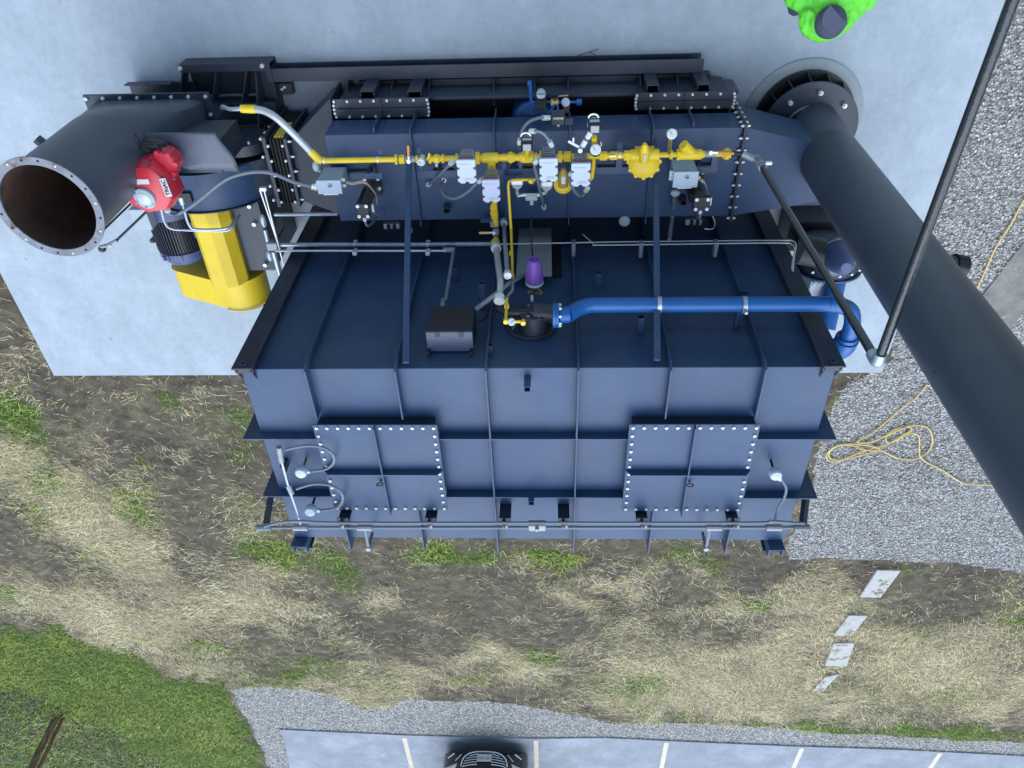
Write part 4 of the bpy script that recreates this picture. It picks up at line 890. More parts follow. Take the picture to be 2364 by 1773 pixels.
MB().tube([E0-Vector((0,0,.09)), E0-Vector((0,0,.02)), E0+(E1-E0)*.012, E0+(E1-E0)*.034], [.037,.041,.041,.037], 14, 4).build('elbow', GALV, rs, smooth=True)
MB().tube([E0+(E1-E0)*.03, EX], .0265, 14).build('horizontal_run', PIPEB, rs, smooth=True)

# lever valves
def lever(name, lb, pt, p1, p2, body=CASTG, col=ORANGE, ax=(1,0,0), lw=.022):
    r_ = root(name, lb, 'valve', pt, 'quarter-turn valves on the gas piping'); pt = Vector(pt)
    a = Vector(ax); MB().cyl(pt-a*.045, pt+a*.045, .029, n=12).build('body', body, r_, smooth=True)
    p1, p2 = Vector(p1), Vector(p2); MB().cyl(pt, p1, .011, n=8).build('stem', ZINC, r_)
    MB().cyl(p1-Vector((0,0,.006)), p1+Vector((0,0,.01)), .018, n=8).build('stem_nut', ZINC, r_)
    MB().bar(p1, p1.lerp(p2, .35), lw*.7, .005).build('lever_arm', ZINC, r_); MB().bar(p1.lerp(p2, .3), p2, lw, .01).build('grip', col, r_, bevel=.003)
lever('ball_valve', 'small valve at the left end of the train with its orange grip pointing up', gp(947), gp(945,.05), pz(942,336,ZG+.07))
lever('ball_valve', 'valve at the right end of the train with a long orange cranked lever', gp(1638), gp(1637,.04,.03), gp(1638,.04,.03)+Vector((.19,.0,.03)), CASTG)
lever('ball_valve', 'valve with a yellow grip pointing left on the branch pipe below the train', py(1145,537,-3.5), py(1140,537,-3.42), py(1106,538,-3.42), CASTG, mat('yellow_grip',(.7,.48,.1),.5), (0,0,1))

# white-faced electric valve actuators
def actuator(lb, ul, ur, vt, vm, vb, z, tint=WHITE, neck=None):
    """grey pedestal and head: vt foot of near side, vm near top edge, vb far top edge"""
    a0, a1, yb, ya, zb, zt = pbox(ul, ur, vm, vb, vt+8, z)
    r_ = root('valve_actuator', lb, 'valve actuator', ((a0+a1)/2, ya, zb), 'white-topped electric actuators on the gas train')
    w_ = a1-a0; n_ = .016
    # lid outline with small bites at the edges
    L = ya-yb; k = .022
    out = [(a0,ya),(a1,ya),(a1,ya-L*.28),(a1-k,ya-L*.33),(a1-k,ya-L*.38),(a1,ya-L*.43),(a1,ya-L*.66),(a1-k*.9,ya-L*.71),(a1-k*.9,ya-L*.76),(a1,ya-L*.8),(a1,ya-L*.9),(a1-k*1.3,yb),
           ((a0+a1)/2+k,yb),((a0+a1)/2+k*.4,yb+n_),((a0+a1)/2-k*.4,yb+n_),((a0+a1)/2-k,yb),(a0+k*1.3,yb),(a0,ya-L*.9),(a0,ya-L*.8),(a0+k*.9,ya-L*.76),(a0+k*.9,ya-L*.71),(a0,ya-L*.66),(a0,ya-L*.43),(a0+k,ya-L*.38),(a0+k,ya-L*.33),(a0,ya-L*.28)]
    MB().prism([(x, y, zt-.03) for x, y in out], (0,0,.03)).build('lid', tint, r_, bevel=.003)
    MB().box(a0+.006, a1-.006, yb+.02, ya-.004, zt-.11, zt-.031).build('head', CASTG, r_, bevel=.005)
    MB().box(a0+.02, a1-.02, ya-.0035, ya+.004, zt-.065, zt-.047).build('status_strip', REDLN, r_)
    MB().box(a0+w_*.16, a1-w_*.16, yb+L*.35, ya+.012, zb, zt-.111).build('pedestal', neck or CASTG, r_, bevel=.006)
    MB().box(a0+w_*.26, a1-w_*.26, ya+.013, ya+.018, zb+.01, zt-.125).build('pedestal_panel', FLEX, r_, bevel=.002)
    for (f0, f1, g_) in ((.12,.75,.16),(.4,.8,.76),(.3,.85,.83)):
        MB().box(a0+w_*f0, a0+w_*f1, ya-L*g_-.006, ya-L*g_, zt+.0005, zt+.0015).build('print_line', PRINTG, r_)
    return r_, (a0, a1, yb, ya, zb, zt)
actuator('white actuator left of the tee, first from the left on the gas train', 1053, 1097, 339, 370, 424, 1.86)
actuator('white actuator set lower on the branch pipe just below the tee', 1112, 1153, 385, 416, 468, 1.80, mat('lilac_white',(.45,.48,.62),.4,var=.04), mat('olive_neck',(.32,.28,.12),.5))
actuator('white actuator in the middle of the train with a gauge under its far end', 1245, 1288, 333, 367, 420, 1.84)
actuator('white actuator with rounded lid and a linkage arm, fourth along the train', 1319, 1364, 348, 378, 431, 1.80)
# linkage on the fourth
lk = MB(); q = pz(1339, 343, 1.72); lk.bar(pz(1312,326,1.72), pz(1345,344,1.74), .02, .008); lk.bar(pz(1323,332,1.72), pz(1324,318,1.72), .014, .008); lk.cyl(q, q+Vector((0,0,.05)), .02, n=8)
tag(lk.build('linkage_arm', GALV), 'short grey linkage arm pinned above the fourth actuator', 'linkage')

def conduit(lb, pts, r=.0125, m=FLEX, k=6, ends=True, name='flexible_conduit'):
    r_ = root(name, lb, 'conduit', Vector(pts[0])); MB().tube(pts, r, 8, k).build('sleeve', m, r_, smooth=True)
    if ends:
        for a, b in ((pts[0], pts[1]), (pts[-1], pts[-2])):
            a, b = Vector(a), Vector(b); d = (b-a).normalized(); MB().cyl(a-d*.01, a+d*.045, r*1.75, n=8).build('gland', ZINC, r_)
conduit('short straight grey conduit slanting down-left from the first actuator', [pz(1044,374,1.72), pz(1030,388,1.6), pz(1010,408,1.35), pz(988,427,1.07)], .014)
conduit('looped grey conduit hanging between the first and the branch actuator', [pz(1112,415,1.72), pz(1099,424,1.68), pz(1080,443,1.6), pz(1052,458,1.5), pz(1030,454,1.4), pz(1020,440,1.32), pz(1019,425,1.22), pz(1027,413,1.07)], .0135)
conduit('grey conduit arching left from the black switch box by the blue tank', [pz(1262,272,1.5), pz(1245,272,1.55), pz(1222,281,1.6), pz(1206,300,1.6), pz(1199,330,1.55)], .013)
conduit('grey conduit arching right from the left pressure switch to the middle actuator', [pz(1226,303,1.74), pz(1240,303,1.78), pz(1255,309,1.78), pz(1268,325,1.76), pz(1273,335,1.74)], .013)
conduit('grey conduit running from the elbow of the middle actuator down over the duct', [pz(1241,368,1.78), pz(1234,378,1.76), pz(1238,400,1.65), pz(1247,440,1.4), pz(1256,480,1.08)], .0145)
conduit('grey conduit looping under the fourth actuator', [pz(1324,397,1.74), pz(1315,404,1.72), pz(1318,425,1.6), pz(1332,448,1.5), pz(1345,451,1.42), pz(1356,435,1.5)], .0135)
conduit('short grey conduit slanting from the right sensor down to the fourth actuator', [pz(1362,308,1.74), pz(1355,320,1.74), pz(1346,335,1.74)], .014)
conduit('long grey conduit curving from the red actuator to the left junction box', [pz(385,482,1.75), pz(389,490,1.68), pz(398,495,1.6), pz(415,492,1.55), pz(450,470,1.55), pz(510,422,1.55), pz(545,405,1.55), pz(590,397,1.5), pz(630,401,1.45), pz(680,421,1.4), pz(730,433,1.36)], .0165)
conduit('grey flexible hose between the lower branch valve and the burner elbow', [py(1145,570,-3.52), py(1150,610,-3.5), py(1155,650,-3.5), py(1153,694,-3.56)], .0285, BRAID)
conduit('blue-grey straight conduit standing beside the branch pipe', [py(1163,512,-3.5), py(1166,560,-3.48), py(1172,636,-3.46)], .02, GALV, 2)
# branch below the tee
br = root('gas_branch', 'yellow gas pipe branch dropping from the tee toward the burner', 'gas piping', gp(1134))
Bp = [(1141,470,-3.16),(1142,500,-3.36)]
q = [pz(1141,462,1.62), py(1141,480,-3.22), py(1143,505,-3.36), py(1145,520,-3.43)]
MB().tube(q, .026, 12).build('pipe', YEL, br, smooth=True)
for u, v, y, rr in ((1140,474,-3.18,.034),(1141,487,-3.26,.037),(1142,495,-3.31,.034),(1144,553,-3.52,.03),(1144,556,-3.53,.042),(1145,560,-3.54,.036)):
    a = py(u, v, y); MB().cyl(a, a+Vector((0,-.02,.03)), rr, n=8).build('union_nut', YEL, br)
a = py(1142,514,-3.42); MB().box(a.x-.04, a.x+.04, a.y-.03, a.y+.03, a.z-.02, a.z+.05).build('solenoid_head', CASTG, br, bevel=.006)
MB().tube([py(1145,552,-3.52), py(1145,566,-3.52)], .026, 12).build('pipe', YEL, br, smooth=True)
MB().tube([py(1145,543,-3.5), py(1145,530,-3.46)], .03, 10).build('valve_body', CASTG, br)
# small pilot line
pl = root('pilot_gas_line', 'thin yellow pilot gas pipe with couplings running down to the burner gauge', 'gas piping', pz(1176,416,1.45))
MB().tube([pz(1236,415,1.4), pz(1205,415,1.42), pz(1182,416,1.45), pz(1175,419,1.46), pz(1173,428,1.46), pz(1176,470,1.5), py(1180,530,-3.42), py(1182,590,-3.5), py(1183,640,-3.52)], .0125, 10).build('pipe', YEL, pl, smooth=True)
MB().tube([py(1183,640,-3.52), py(1183,668,-3.55), py(1174,680,-3.55), py(1170,690,-3.55)], .012, 8, 4).build('flexible_piece', FLEX, pl, smooth=True)
MB().tube([py(1170,690,-3.55), py(1168,738,-3.56), py(1171,743,-3.56), py(1212,742,-3.56)], .0125, 10).build('pipe', YEL, pl, smooth=True)
for u, v, y in ((1180,582,-3.49),(1182,634,-3.52),(1170,703,-3.56),(1168,738,-3.56),(1208,741,-3.56),(1225,415,0)):
    a = py(u, v, y) if y else pz(u, v, 1.4); MB().cyl(a, a+Vector((0,0,.04)), .021, n=8).build('coupling', YEL, pl)
a = pz(1227,418,1.4); MB().ball(a, .028, 10, 6).build('valve_body', YEL, pl, smooth=True)
# gauges
def gauge(lb, p, up, r=.035):
    p = Vector(p); up = Vector(up).normalized(); r_ = root('pressure_gauge', lb, 'gauge', p, 'small round gauges on the gas piping')
    MB().lathe(p, up, [(r*.5,-.03),(r,-.02),(r,.012),(r*.92,.014)], 22).build('case', ZINC, r_, smooth=True)
    MB().cyl(p+up*.0145, p+up*.0165, r*.88, n=22).build('dial', LABEL, r_); x_, y_, _ = frame(up)
    MB().bar(p+up*.018-x_*r*.1, p+up*.018+(x_*.6+y_*.5)*r, .004, .001, up).build('needle', PRINT, r_)
    MB().cyl(p-up*.03, p-up*.09, .012, n=8).build('stem', ZINC, r_)
gauge('white dial gauge standing right of the yellow regulator', pz(1551,309,1.80), (0,.35,1), .042)
MB_ = MB().cyl(pz(1545,352,1.53), pz(1548,322,1.72), .017, n=8).build('gauge_riser', BRASS, gt)
gauge('round gauge under the far sensor riser, facing up', pz(1375,345,1.72), (0,.2,1), .045)
gauge('round gauge hanging just right of the orange valve grip', pz(972,374,1.56), (0,-.3,1), .036)
gauge('small round gauge on the pilot pipe beside the burner', py(1181,743,-3.48), (0,.5,1), .03)
MB().cyl(pz(1375,348,1.6), pz(1375,352,1.53), .04, n=14).build('black_switch_base', BLACK, gt)
# pressure sensors
def sensor(lb, u, v, z, hook=1):
    p = pz(u, v, z); r_ = root('pressure_switch', lb, 'pressure switch', p, 'white-labelled pressure switches on the gas train')
    MB().lathe(p, (0,.3,1), [(.02,-.1),(.05,-.085),(.056,-.07),(.04,-.06)], 18).build('base_disc', GALV, r_, smooth=True)
    MB().box(p.x-.052, p.x+.052, p.y-.03, p.y+.04, p.z-.06, p.z+.09).build('housing', BLACK, r_, bevel=.02, seg=3)
    MB().box(p.x-.038, p.x+.038, p.y+.001, p.y+.043, p.z-.0, p.z+.045).build('label', LABEL, r_)
    MB().box(p.x-.035, p.x+.035, p.y-.03, p.y+.03, p.z+.091, p.z+.105).build('cap', CASTG, r_, bevel=.004)
    c = p+Vector((-.01,.045,.02)); MB().tube([c+Vector((.04*math.cos(t), .03*math.sin(t)+.02, 0)) for t in [i*math.pi/8 for i in range(9)]], .008, 6).build('loop_connector', ZINC, r_, smooth=True)
sensor('pressure switch with a pale label, on a yellow tee in the middle of the train', 1217, 330, 1.70)
sensor('pressure switch with a pale label on the taller yellow riser', 1372, 288, 1.78)
MB().tube([gp(1217,.04), pz(1218,343,1.6)], .02, 8).build('tee_riser', YEL, gt, smooth=True)
MB().tube([pz(1372,345,1.6), pz(1372,316,1.68)], .023, 10).build('riser', YEL, gt, smooth=True)
MB().tube([pz(1382,340,1.66), pz(1388,335,1.66), pz(1387,327,1.66)], .006, 6, 3).build('vent_tube', BRASS, gt, smooth=True)
MB().tube([pz(1371,365,1.5), pz(1370,385,1.45), pz(1367,410,1.4)], .0165, 10).build('side_branch', YEL, gt, smooth=True)
MB().tube([pz(1367,410,1.4), pz(1364,414,1.38), pz(1355,413,1.36)], .0165, 8).build('side_branch_elbow', YEL, gt, smooth=True)
# regulators
rg = root('gas_regulator', 'large yellow gas regulator with spring cap and scalloped diaphragm case', 'regulator', pz(1487,365,1.42))
p = pz(1487, 374, 1.46)
MB().cyl(gp(1455), gp(1520), .052, n=16).build('body', YEL, rg, smooth=True)
m = MB(); prof = [(.05,-.07),(.135,-.045),(.14,-.02),(.14,.0),(.13,.01),(.06,.04)]; m.lathe(p, (0,.35,1), prof, 24); m.build('diaphragm_case', YEL, rg, smooth=True)
x_, y_, a_ = frame((0,.35,1))
for i in range(12):
    d = x_*math.cos(i*math.pi/6)+y_*math.sin(i*math.pi/6); MB().cyl(p+d*.138-a_*.03, p+d*.138+a_*.005, .018, n=8).build('case_lug', YEL, rg)
c0_, c1_ = pz(1487,368,1.62), pz(1489,324,1.70)
MB().lathe(c0_, c1_-c0_, [(.042,-.02),(.042,.08),(.04,.12),(.022,.165),(.018,.175)], 18).build('spring_cap', YEL, rg, smooth=True)
MB().lathe(c0_+Vector((0,.0,.043)), (c1_-c0_), [(.012,.005),(.012,.085)], 8).build('cap_label', LABEL, rg)
r2 = root('gas_regulator', 'small yellow regulator with pointed cap between the middle and fourth actuators', 'regulator', pz(1298,430,1.45))
p = pz(1300, 426, 1.4); MB().lathe(p, (0,.2,1), [(.03,-.06),(.08,-.035),(.085,-.01),(.085,.005),(.05,.03)], 20).build('diaphragm_case', YEL, r2, smooth=True)
MB().lathe(p+Vector((0,.02,.02)), (0,1,.35), [(.05,-.02),(.048,.05),(.042,.12),(.02,.17),(.006,.178)], 16).build('spring_cap', mat('dull_ochre',(.42,.27,.06),.45), r2, smooth=True)
MB().box(p.x-.018, p.x+.018, p.y+.05, p.y+.12, p.z+.09, p.z+.1).build('cap_label', LABEL, r2)
# strainer with angled plug
sr = root('gas_strainer', 'yellow Y-pattern strainer body between the gauge and the end valve', 'strainer', gp(1590))
MB().cyl(gp(1567), gp(1612), .045, n=14).build('body', YEL, sr, smooth=True)
MB().cyl(gp(1600,.0,.0), gp(1572,.03,.10), .042, .046, n=14).build('angled_leg', YEL, sr, smooth=True)
MB().cyl(gp(1561), gp(1567), .05, n=8).build('union_nut', YEL, sr)
# bleed valves
for u, lb in ((1414, 'tiny brass bleed valve on the pipe left of the big regulator'), (990, 'tiny yellow bleed valve with a raised tab near the left gauge')):
    r_ = root('bleed_valve', lb, 'valve', gp(u,.02)); MB().cyl(gp(u,.02), gp(u,.06,.02), .012, n=8).build('body', BRASS, r_)
    MB().bar(gp(u,.06,.02)+Vector((-.03,0,0)) if u > 1200 else gp(u,.06,.02), gp(u,.06,.02)+(Vector((.02,0,0)) if u > 1200 else Vector((.02,.06,.01))), .014, .006).build('tab', ZINC if u > 1200 else YEL, r_)
# grey lidless sensors over the duct
def transmitter(lb, u, v, z):
    p = pz(u, v, z); r_ = root('pilot_solenoid', lb, 'solenoid valve', p, 'small pale solenoids on the pilot line')
    MB().lathe(p, (0,.2,1), [(.018,-.06),(.035,-.03),(.052,.02),(.052,.03)], 14).build('coil', CASTG, r_, smooth=True)
    MB().box(p.x-.055, p.x+.055, p.y+.0, p.y+.05, p.z+.031, p.z+.055).build('connector_cap', ZINC, r_, bevel=.006)
    MB().cyl(p-Vector((0,.03,.04)), p-Vector((0,.08,.05)), .02, n=8).build('outlet_gland', ZINC, r_)
transmitter('pale cup-shaped solenoid left of the crossing grey conduit', 1194, 422, 1.35)
transmitter('pale cup-shaped solenoid under the middle actuator', 1262, 426, 1.35)
cbz = root('conduit_body', 'pale cast conduit tee between the two small solenoids', 'conduit fitting', pz(1227,455,1.2))
a, b = pz(1196,450,1.2), pz(1258,450,1.2)
MB().tube([pz(1193,440,1.22), pz(1196,452,1.2), a+Vector((.05,0,0)), b-Vector((.05,0,0)), pz(1260,445,1.2), pz(1262,434,1.25)], .017, 8).build('elbow_run', ZINC, cbz, smooth=True)
p = pz(1227,455,1.2); MB().box(p.x-.06, p.x+.06, p.y-.03, p.y+.03, p.z-.03, p.z+.03).build('tee_body', WHITE, cbz, bevel=.014, seg=2)
MB().tube([p+Vector((0,-.03,0)), p+Vector((0,-.075,0))], .02, 10).build('drop_gland', ZINC, cbz, smooth=True)

# junction boxes on the duct
def jbox(lb, ul, ur, vn, vf, vb, z, left_g, right_g):
    a0, a1, yb, ya, zb, zt = pbox(ul, ur, vn, vf, vb, z)
    r_ = root('junction_box', lb, 'junction box', ((a0+a1)/2, ya, zb), 'grey junction boxes on the duct')
    MB().box(a0, a1, yb, ya, zb, zt).build('housing', GREYBOX, r_, bevel=.006)
    MB().box(a0-.006, a1+.006, yb-.004, ya+.006, zt+.001, zt+.014).build('lid', mat('pale_blue_grey_lid', (.40,.50,.58), .4, var=.05) , r_, bevel=.004)
    MB().box(a0+.04, a1-.04, yb-.016, yb-.005, zt-.02, zt+.006).build('hinge', GALV, r_)
    MB().cyl(((a0+a1)/2+.01, ya-.045, zt+.0145), ((a0+a1)/2+.01, ya-.045, zt+.024), .02, n=12).build('lock', CASTG, r_); MB().box((a0+a1)/2-.004, (a0+a1)/2+.024, ya-.048, ya-.042, zt+.0245, zt+.03).build('lock_slot', BLACK, r_)
    for s, x, ls in ((-1, a0, left_g), (1, a1, right_g)):
        for f in ls: y = ya+(yb-ya)*f; MB().cyl((x+s*.001, y, zt-.05), (x+s*.035, y, zt-.05), .018, n=8).build('gland', ZINC, r_)
    MB().box(a0+.02, a1-.02, yb-.05, yb+.02, zb-.02, zb-.012).build('mounting_shelf', PAINT, r_)
    MB().box((a0+a1)/2-.03, (a0+a1)/2+.03, yb+.02, yb+.026, ZD+.001, zb-.021).build('mounting_leg', PAINT, r_)
    return a0, a1, yb, ya, zb, zt
jbox('grey junction box at the left end of the duct below the braided hose', 731, 785, 417, 446, 386, 1.42, (.5,), (.15,.6))
jbox('grey junction box under the right end of the gas train', 1557, 1612, 397, 431, 367, 1.46, (.2,.4,.6), (.6,))
# damper actuators: black column with square top plate
def damper(lb, utl, utr, v0, v1, ubase, vbase, zt):
    a, b = pz(utl, v0, zt), pz(utr, v1, zt); cx, cy = (a.x+b.x)/2, (a.y+b.y)/2; w_ = abs(b.x-a.x)/2; h_ = abs(a.y-b.y)/2
    r_ = root('pneumatic_cylinder', lb, 'pneumatic cylinder', (cx, cy, ZD), 'black pneumatic cylinders on the duct')
    MB().box(cx-w_, cx+w_, cy-h_, cy+h_, zt-.045, zt).build('top_plate', BLACK, r_, bevel=.006)
    x0 = pz(ubase, vbase, ZD); ob = Vector((cx, cy+.0, ZD+.05))
    m = MB(); 
    MB().cyl((cx, cy, ZD+.05), (cx, cy, zt-.046), w_*.86, n=24).build('barrel', mat('dark_bronze_barrel', (.085,.08,.07), .35, .4), r_, smooth=True)
    MB().box(cx-w_*1.5, cx+w_*1.3, cy-h_*1.3, cy+h_*1.4, ZD+.001, ZD+.049).build('base_plate', BLACK, r_, bevel=.005)
    MB().box(cx-w_*1.25, cx-w_*.75, cy-.04, cy+.04, ZD+.12, zt-.1).build('side_block', BLACK, r_, bevel=.01)
    bolt_parts([(cx+sx*w_*.68, cy+sy*h_*.7, zt) for sx in (-1,1) for sy in (-1,1)], r_, .017, .01)
    bolt_parts([(cx-w_*1.1, cy+h_*1.15, ZD+.05), (cx+w_*1.1, cy+h_*1.15, ZD+.05), (cx+w_*1.12, cy-h_*.2, ZD+.05)], r_, .018, .02)
    MB().tube([(cx, cy-h_*.9, zt-.02), (cx+.0, cy-h_*1.5, zt-.02)], .018, 8).build('air_fitting', LABEL, r_, smooth=True)
    MB().tube([(cx, cy-h_*1.5, zt-.02), (cx+.005, cy-h_*2.4, zt-.05), (cx+.01, cy-h_*3.4, zt-.25), (cx+.015, cy-h_*3.9, zt-.5)], .011, 8, 5).build('air_hose', FLEX, r_, smooth=True)
    MB().cyl((cx+w_*1.25, cy+.02, zt-.09), (cx+w_*1.25, cy-.05, zt-.09), .014, n=8).build('side_fitting', ZINC, r_)
    MB().tube([(cx+w_*1.25, cy-.05, zt-.09), (cx+w_*1.6, cy-h_*2, zt-.2), (cx+w_*1.9, cy-h_*3, zt-.35), (cx+w_*1.6, cy-h_*3.4, zt-.5)], .008, 8, 5).build('air_hose', FLEX, r_, smooth=True)
    # solenoid manifold low between duct and chamber
    q = (cx+.09, YB-.12, .95)
    MB().box(q[0]-.08, q[0]+.08, q[1]-.03, q[1]+.03, q[2]-.06, q[2]).build('solenoid_block', GREYBOX, r_, bevel=.004)
    MB().box(q[0]-.04, q[0]-.01, q[1]-.05, q[1]+.03, q[2]+.001, q[2]+.04).build('solenoid_coil', BLACK, r_, bevel=.004); MB().box(q[0]+.02, q[0]+.05, q[1]-.05, q[1]+.03, q[2]+.001, q[2]+.04).build('solenoid_coil', BLACK, r_, bevel=.004)
    MB().tube([(q[0]+.16, q[1]+.1, .99), (q[0]+.2, q[1]+.02, .98), (q[0]+.2, q[1]-.07, .95), (q[0]+.12, q[1]-.08, .93)], .006, 6, 5).build('air_tube', ZINC, r_, smooth=True)
    return cx, cy
d1_ = damper('black cylinder with a bolted square cap beside the left junction box', 820, 855, 471, 504, 850, 425, 1.62)
d2_ = damper('black cylinder with a bolted square cap below the right junction box', 1603, 1637, 456, 487, 1620, 425, 1.62)
for nm, pts in (('bundle of cream wires curling from the left junction box to the black cylinder', [(800,421,1.38),(815,424,1.42),(833,420,1.5),(848,424,1.5),(860,438,1.42),(868,450,1.35),(870,470,1.2)]), ('bundle of cream wires curling from the right junction box down its cylinder', [(1614,414,1.42),(1624,418,1.45),(1630,428,1.42),(1633,440,1.35),(1634,452,1.25)])):
    r_ = root('wire_bundle', nm, 'wires', pz(*pts[0]))
    for k in range(3):
        MB().tube([pz(u+k*.8-1, v+k*2.2-2, z+.01*k) for u, v, z in pts], .0035, 5, 5).build('wire', WIREC, r_, smooth=True)
r_ = root('drain_conduit', 'pale galvanised conduit dropping straight from the right junction box past the chamber wall', 'conduit', pz(1558,447,1.3))
MB().tube([pz(1558,446,1.3), py(1552,500,-3.6), py(1545,556,YW+.2)], .02, 10, 3).build('tube', GALV, r_, smooth=True); MB().ball(pz(1559,446,1.32), .045, 12, 8, (1,.8,.5)).build('round_body', GREYBOX, r_, smooth=True)
t = root('gland_body', 'pale oval conduit body below the yellow pipe bend, left of the junction box', 'conduit fitting', pz(729,383,1.42))
MB().ball(pz(729,384,1.42), .04, 12, 8, (.8,1.3,.8)).build('oval_cap', GREYBOX, t, smooth=True); MB().tube([pz(731,388,1.4), pz(739,396,1.38)], .014, 8).build('nipple', GALV, t)
t = root('gland_body', 'pale round conduit cap on the far edge of the duct between the props', 'conduit fitting', pz(1441,504,1.05))
MB().lathe(pz(1441,506,1.02), (0,0,1), [(.05,0),(.055,.02),(.055,.05),(.03,.07)], 16).build('round_cap', GREYBOX, t, smooth=True)

# air receiver with valves
ar = root('air_receiver', 'blue dished air receiver half hidden below the duct with small blue pipes', 'air tank', (-.1, -2.6, .1))
tc0 = pz(1229, 254, .50); R_ = .215
MB().lathe((tc0.x, tc0.y-.14, .10), (0,0,1), [(R_,0),(R_,.30),(R_*.97,.33),(R_*.8,.375),(R_*.45,.41),(0.001,.42)], 36).build('shell', mat('tank_blue', (.008,.07,.22), .35, coat=.3), ar, smooth=True)
tb = mat('tank_pipe_blue', (.015,.13,.4), .4)
MB().tube([pz(1224,190,.55), pz(1225,215,.62), pz(1227,235,.64), pz(1232,236,.66)], .017, 10).build('riser_pipe', tb, ar, smooth=True)
MB().tube([pz(1228,236,.66), pz(1270,236,.66), pz(1340,236,.66)], .013, 8).build('outlet_pipe', tb, ar, smooth=True)
MB().cyl(pz(1331,236,.66), pz(1343,236,.66), .03, n=8).build('end_cap', tb, ar)
MB().cyl(pz(1222,198,.56), pz(1223,187,.54), .022, n=10).build('riser_cap', tb, ar)
MB().box(*(lambda p: (p.x-.04,p.x+.04,p.y-.03,p.y+.03,p.z-.02,p.z+.03))(pz(1280,236,.66))).build('brass_valve', BRASS, ar, bevel=.006)
MB().tube([pz(1280,233,.7), pz(1290,222,.74), pz(1312,220,.74)], .007, 6).build('valve_lever', BRASS, ar)
MB().tube([pz(1283,240,.68), pz(1266,262,.75)], .012, 8).build('drop_pipe', tb, ar); MB().tube([pz(1287,242,.68), pz(1288,256,.75)], .012, 8).build('drop_pipe', tb, ar)
gl = root('air_filter', 'dark round filter regulator with a white gauge top on the blue tank', 'air regulator', pz(1249,235,.8))
p = pz(1249, 240, .78); MB().lathe(p, (0,-.2,1), [(.05,-.12),(.056,-.08),(.056,.02),(.05,.04)], 18).build('bowl', BLACK, gl, smooth=True)
p2 = pz(1249, 216, .80); MB().cyl(p2-Vector((0,0,.02)), p2+Vector((0,0,.02)), .043, n=18).build('gauge_top', GREYBOX, gl, smooth=True)
p2 = pz(1249, 222, .84); MB().box(p2.x-.035, p2.x+.035, p2.y-.012, p2.y+.012, p2.z, p2.z+.004).build('tag_label', LABEL, gl)
ps = root('air_switch', 'black rectangular pressure switch box with a pale top strip above the duct edge', 'switch', pz(1288,275,1.3))
a, b = pz(1272,268,1.36), pz(1304,290,1.36); MB().box(a.x, b.x, b.y, a.y, 1.2, 1.36).build('housing', BLACK, ps, bevel=.006); MB().box(a.x+.02, a.x+.11, a.y-.03, a.y-.01, 1.361, 1.366).build('label_strip', CASTG, ps)
MB().cyl(pz(1263,271,1.36), pz(1271,272,1.36), .022, n=8).build('side_gland', WHITE, ps); MB().cyl(pz(1289,288,1.37), pz(1289,292,1.38), .01, n=8).build('screw', ZINC, ps)
MB().box((a.x+b.x)/2-.01, (a.x+b.x)/2+.01, b.y, b.y+.03, ZD+.001, 1.199).build('standing_leg', BLACK, ps)
pg = root('air_gauge', 'white round topped gauge on a black block right of the air tank', 'gauge', pz(1306,235,1.0))
p = pz(1306,236,1.02); MB().lathe(p, (0,.3,1), [(.03,-.06),(.038,-.03),(.038,.02),(.02,.03)], 16).build('round_head', WHITE, pg, smooth=True)
p = pz(1308,252,1.0); MB().box(p.x-.03, p.x+.03, p.y-.04, p.y+.04, p.z-.1, p.z+.0).build('block', BLACK, pg, bevel=.005)
a = pz(1314,281,1.12); MB().box(a.x-.035, a.x+.035, a.y-.03, a.y+.03, a.z-.008, a.z).build('rack_tab', PAINT, rk)
# ================================================================== FAN SET AT THE LEFT
fan = root('process_fan', 'dark steel fan set with inlet box and scroll at the left end of the duct', 'fan', (-3.4, -3.0, 0))
# pedestal frame
m = MB(); a, b = pz(412,150,.22), pz(620,142,.22); m.box(a.x, b.x, a.y-.012, a.y, .0, .22); m.box(a.x, b.x, a.y-.075, a.y-.0125, .208, .22); m.box(a.x, b.x, a.y-.36, a.y-.0125, .0, .012); m.box(b.x-.012, b.x, a.y-.36, a.y-.076, .0125, .21); m.build('frame_channel', PAINT2, fan)
for f in (.0, .38, .72):
    x = a.x+(b.x-a.x)*f; MB().prism([(x, a.y-.0755, .0125), (x, a.y-.0755, .2), (x-.1, a.y-.36, .26), (x-.1, a.y-.36, .0125)], (.01,0,0)).build('frame_rib', PAINT2, fan)
bolt_parts([pz(417,157,.22), pz(606,151,.22)], fan, .022, .03)
m = MB(); a, b = pz(288,205,.2), pz(392,194,.2); m.box(a.x, b.x, b.y-.012, b.y, .1, .2); m.box(a.x, b.x+.2, b.y-.3, b.y-.0125, .09, .1); m.build('frame_beam', PAINT2, fan, bevel=.004)
for u0, u1 in ((588,570),):
    a, b = pz(u0,165,.21), pz(u1-20,215,.4); MB().prism([(a.x,a.y,.2),(a.x,a.y-.5,.5),(a.x,a.y-.5,.0),(a.x,a.y,.0)], (.012,0,0)).build('frame_gusset', PAINT2, fan)
MB().box(-3.65, -2.78, -2.85, -2.625, .04, .24).build('frame_deck', PAINT2, fan)
MB().box(-2.85, -2.77, -3.4, -2.30, .0, .12).build('frame_beam', PAINT2, fan)
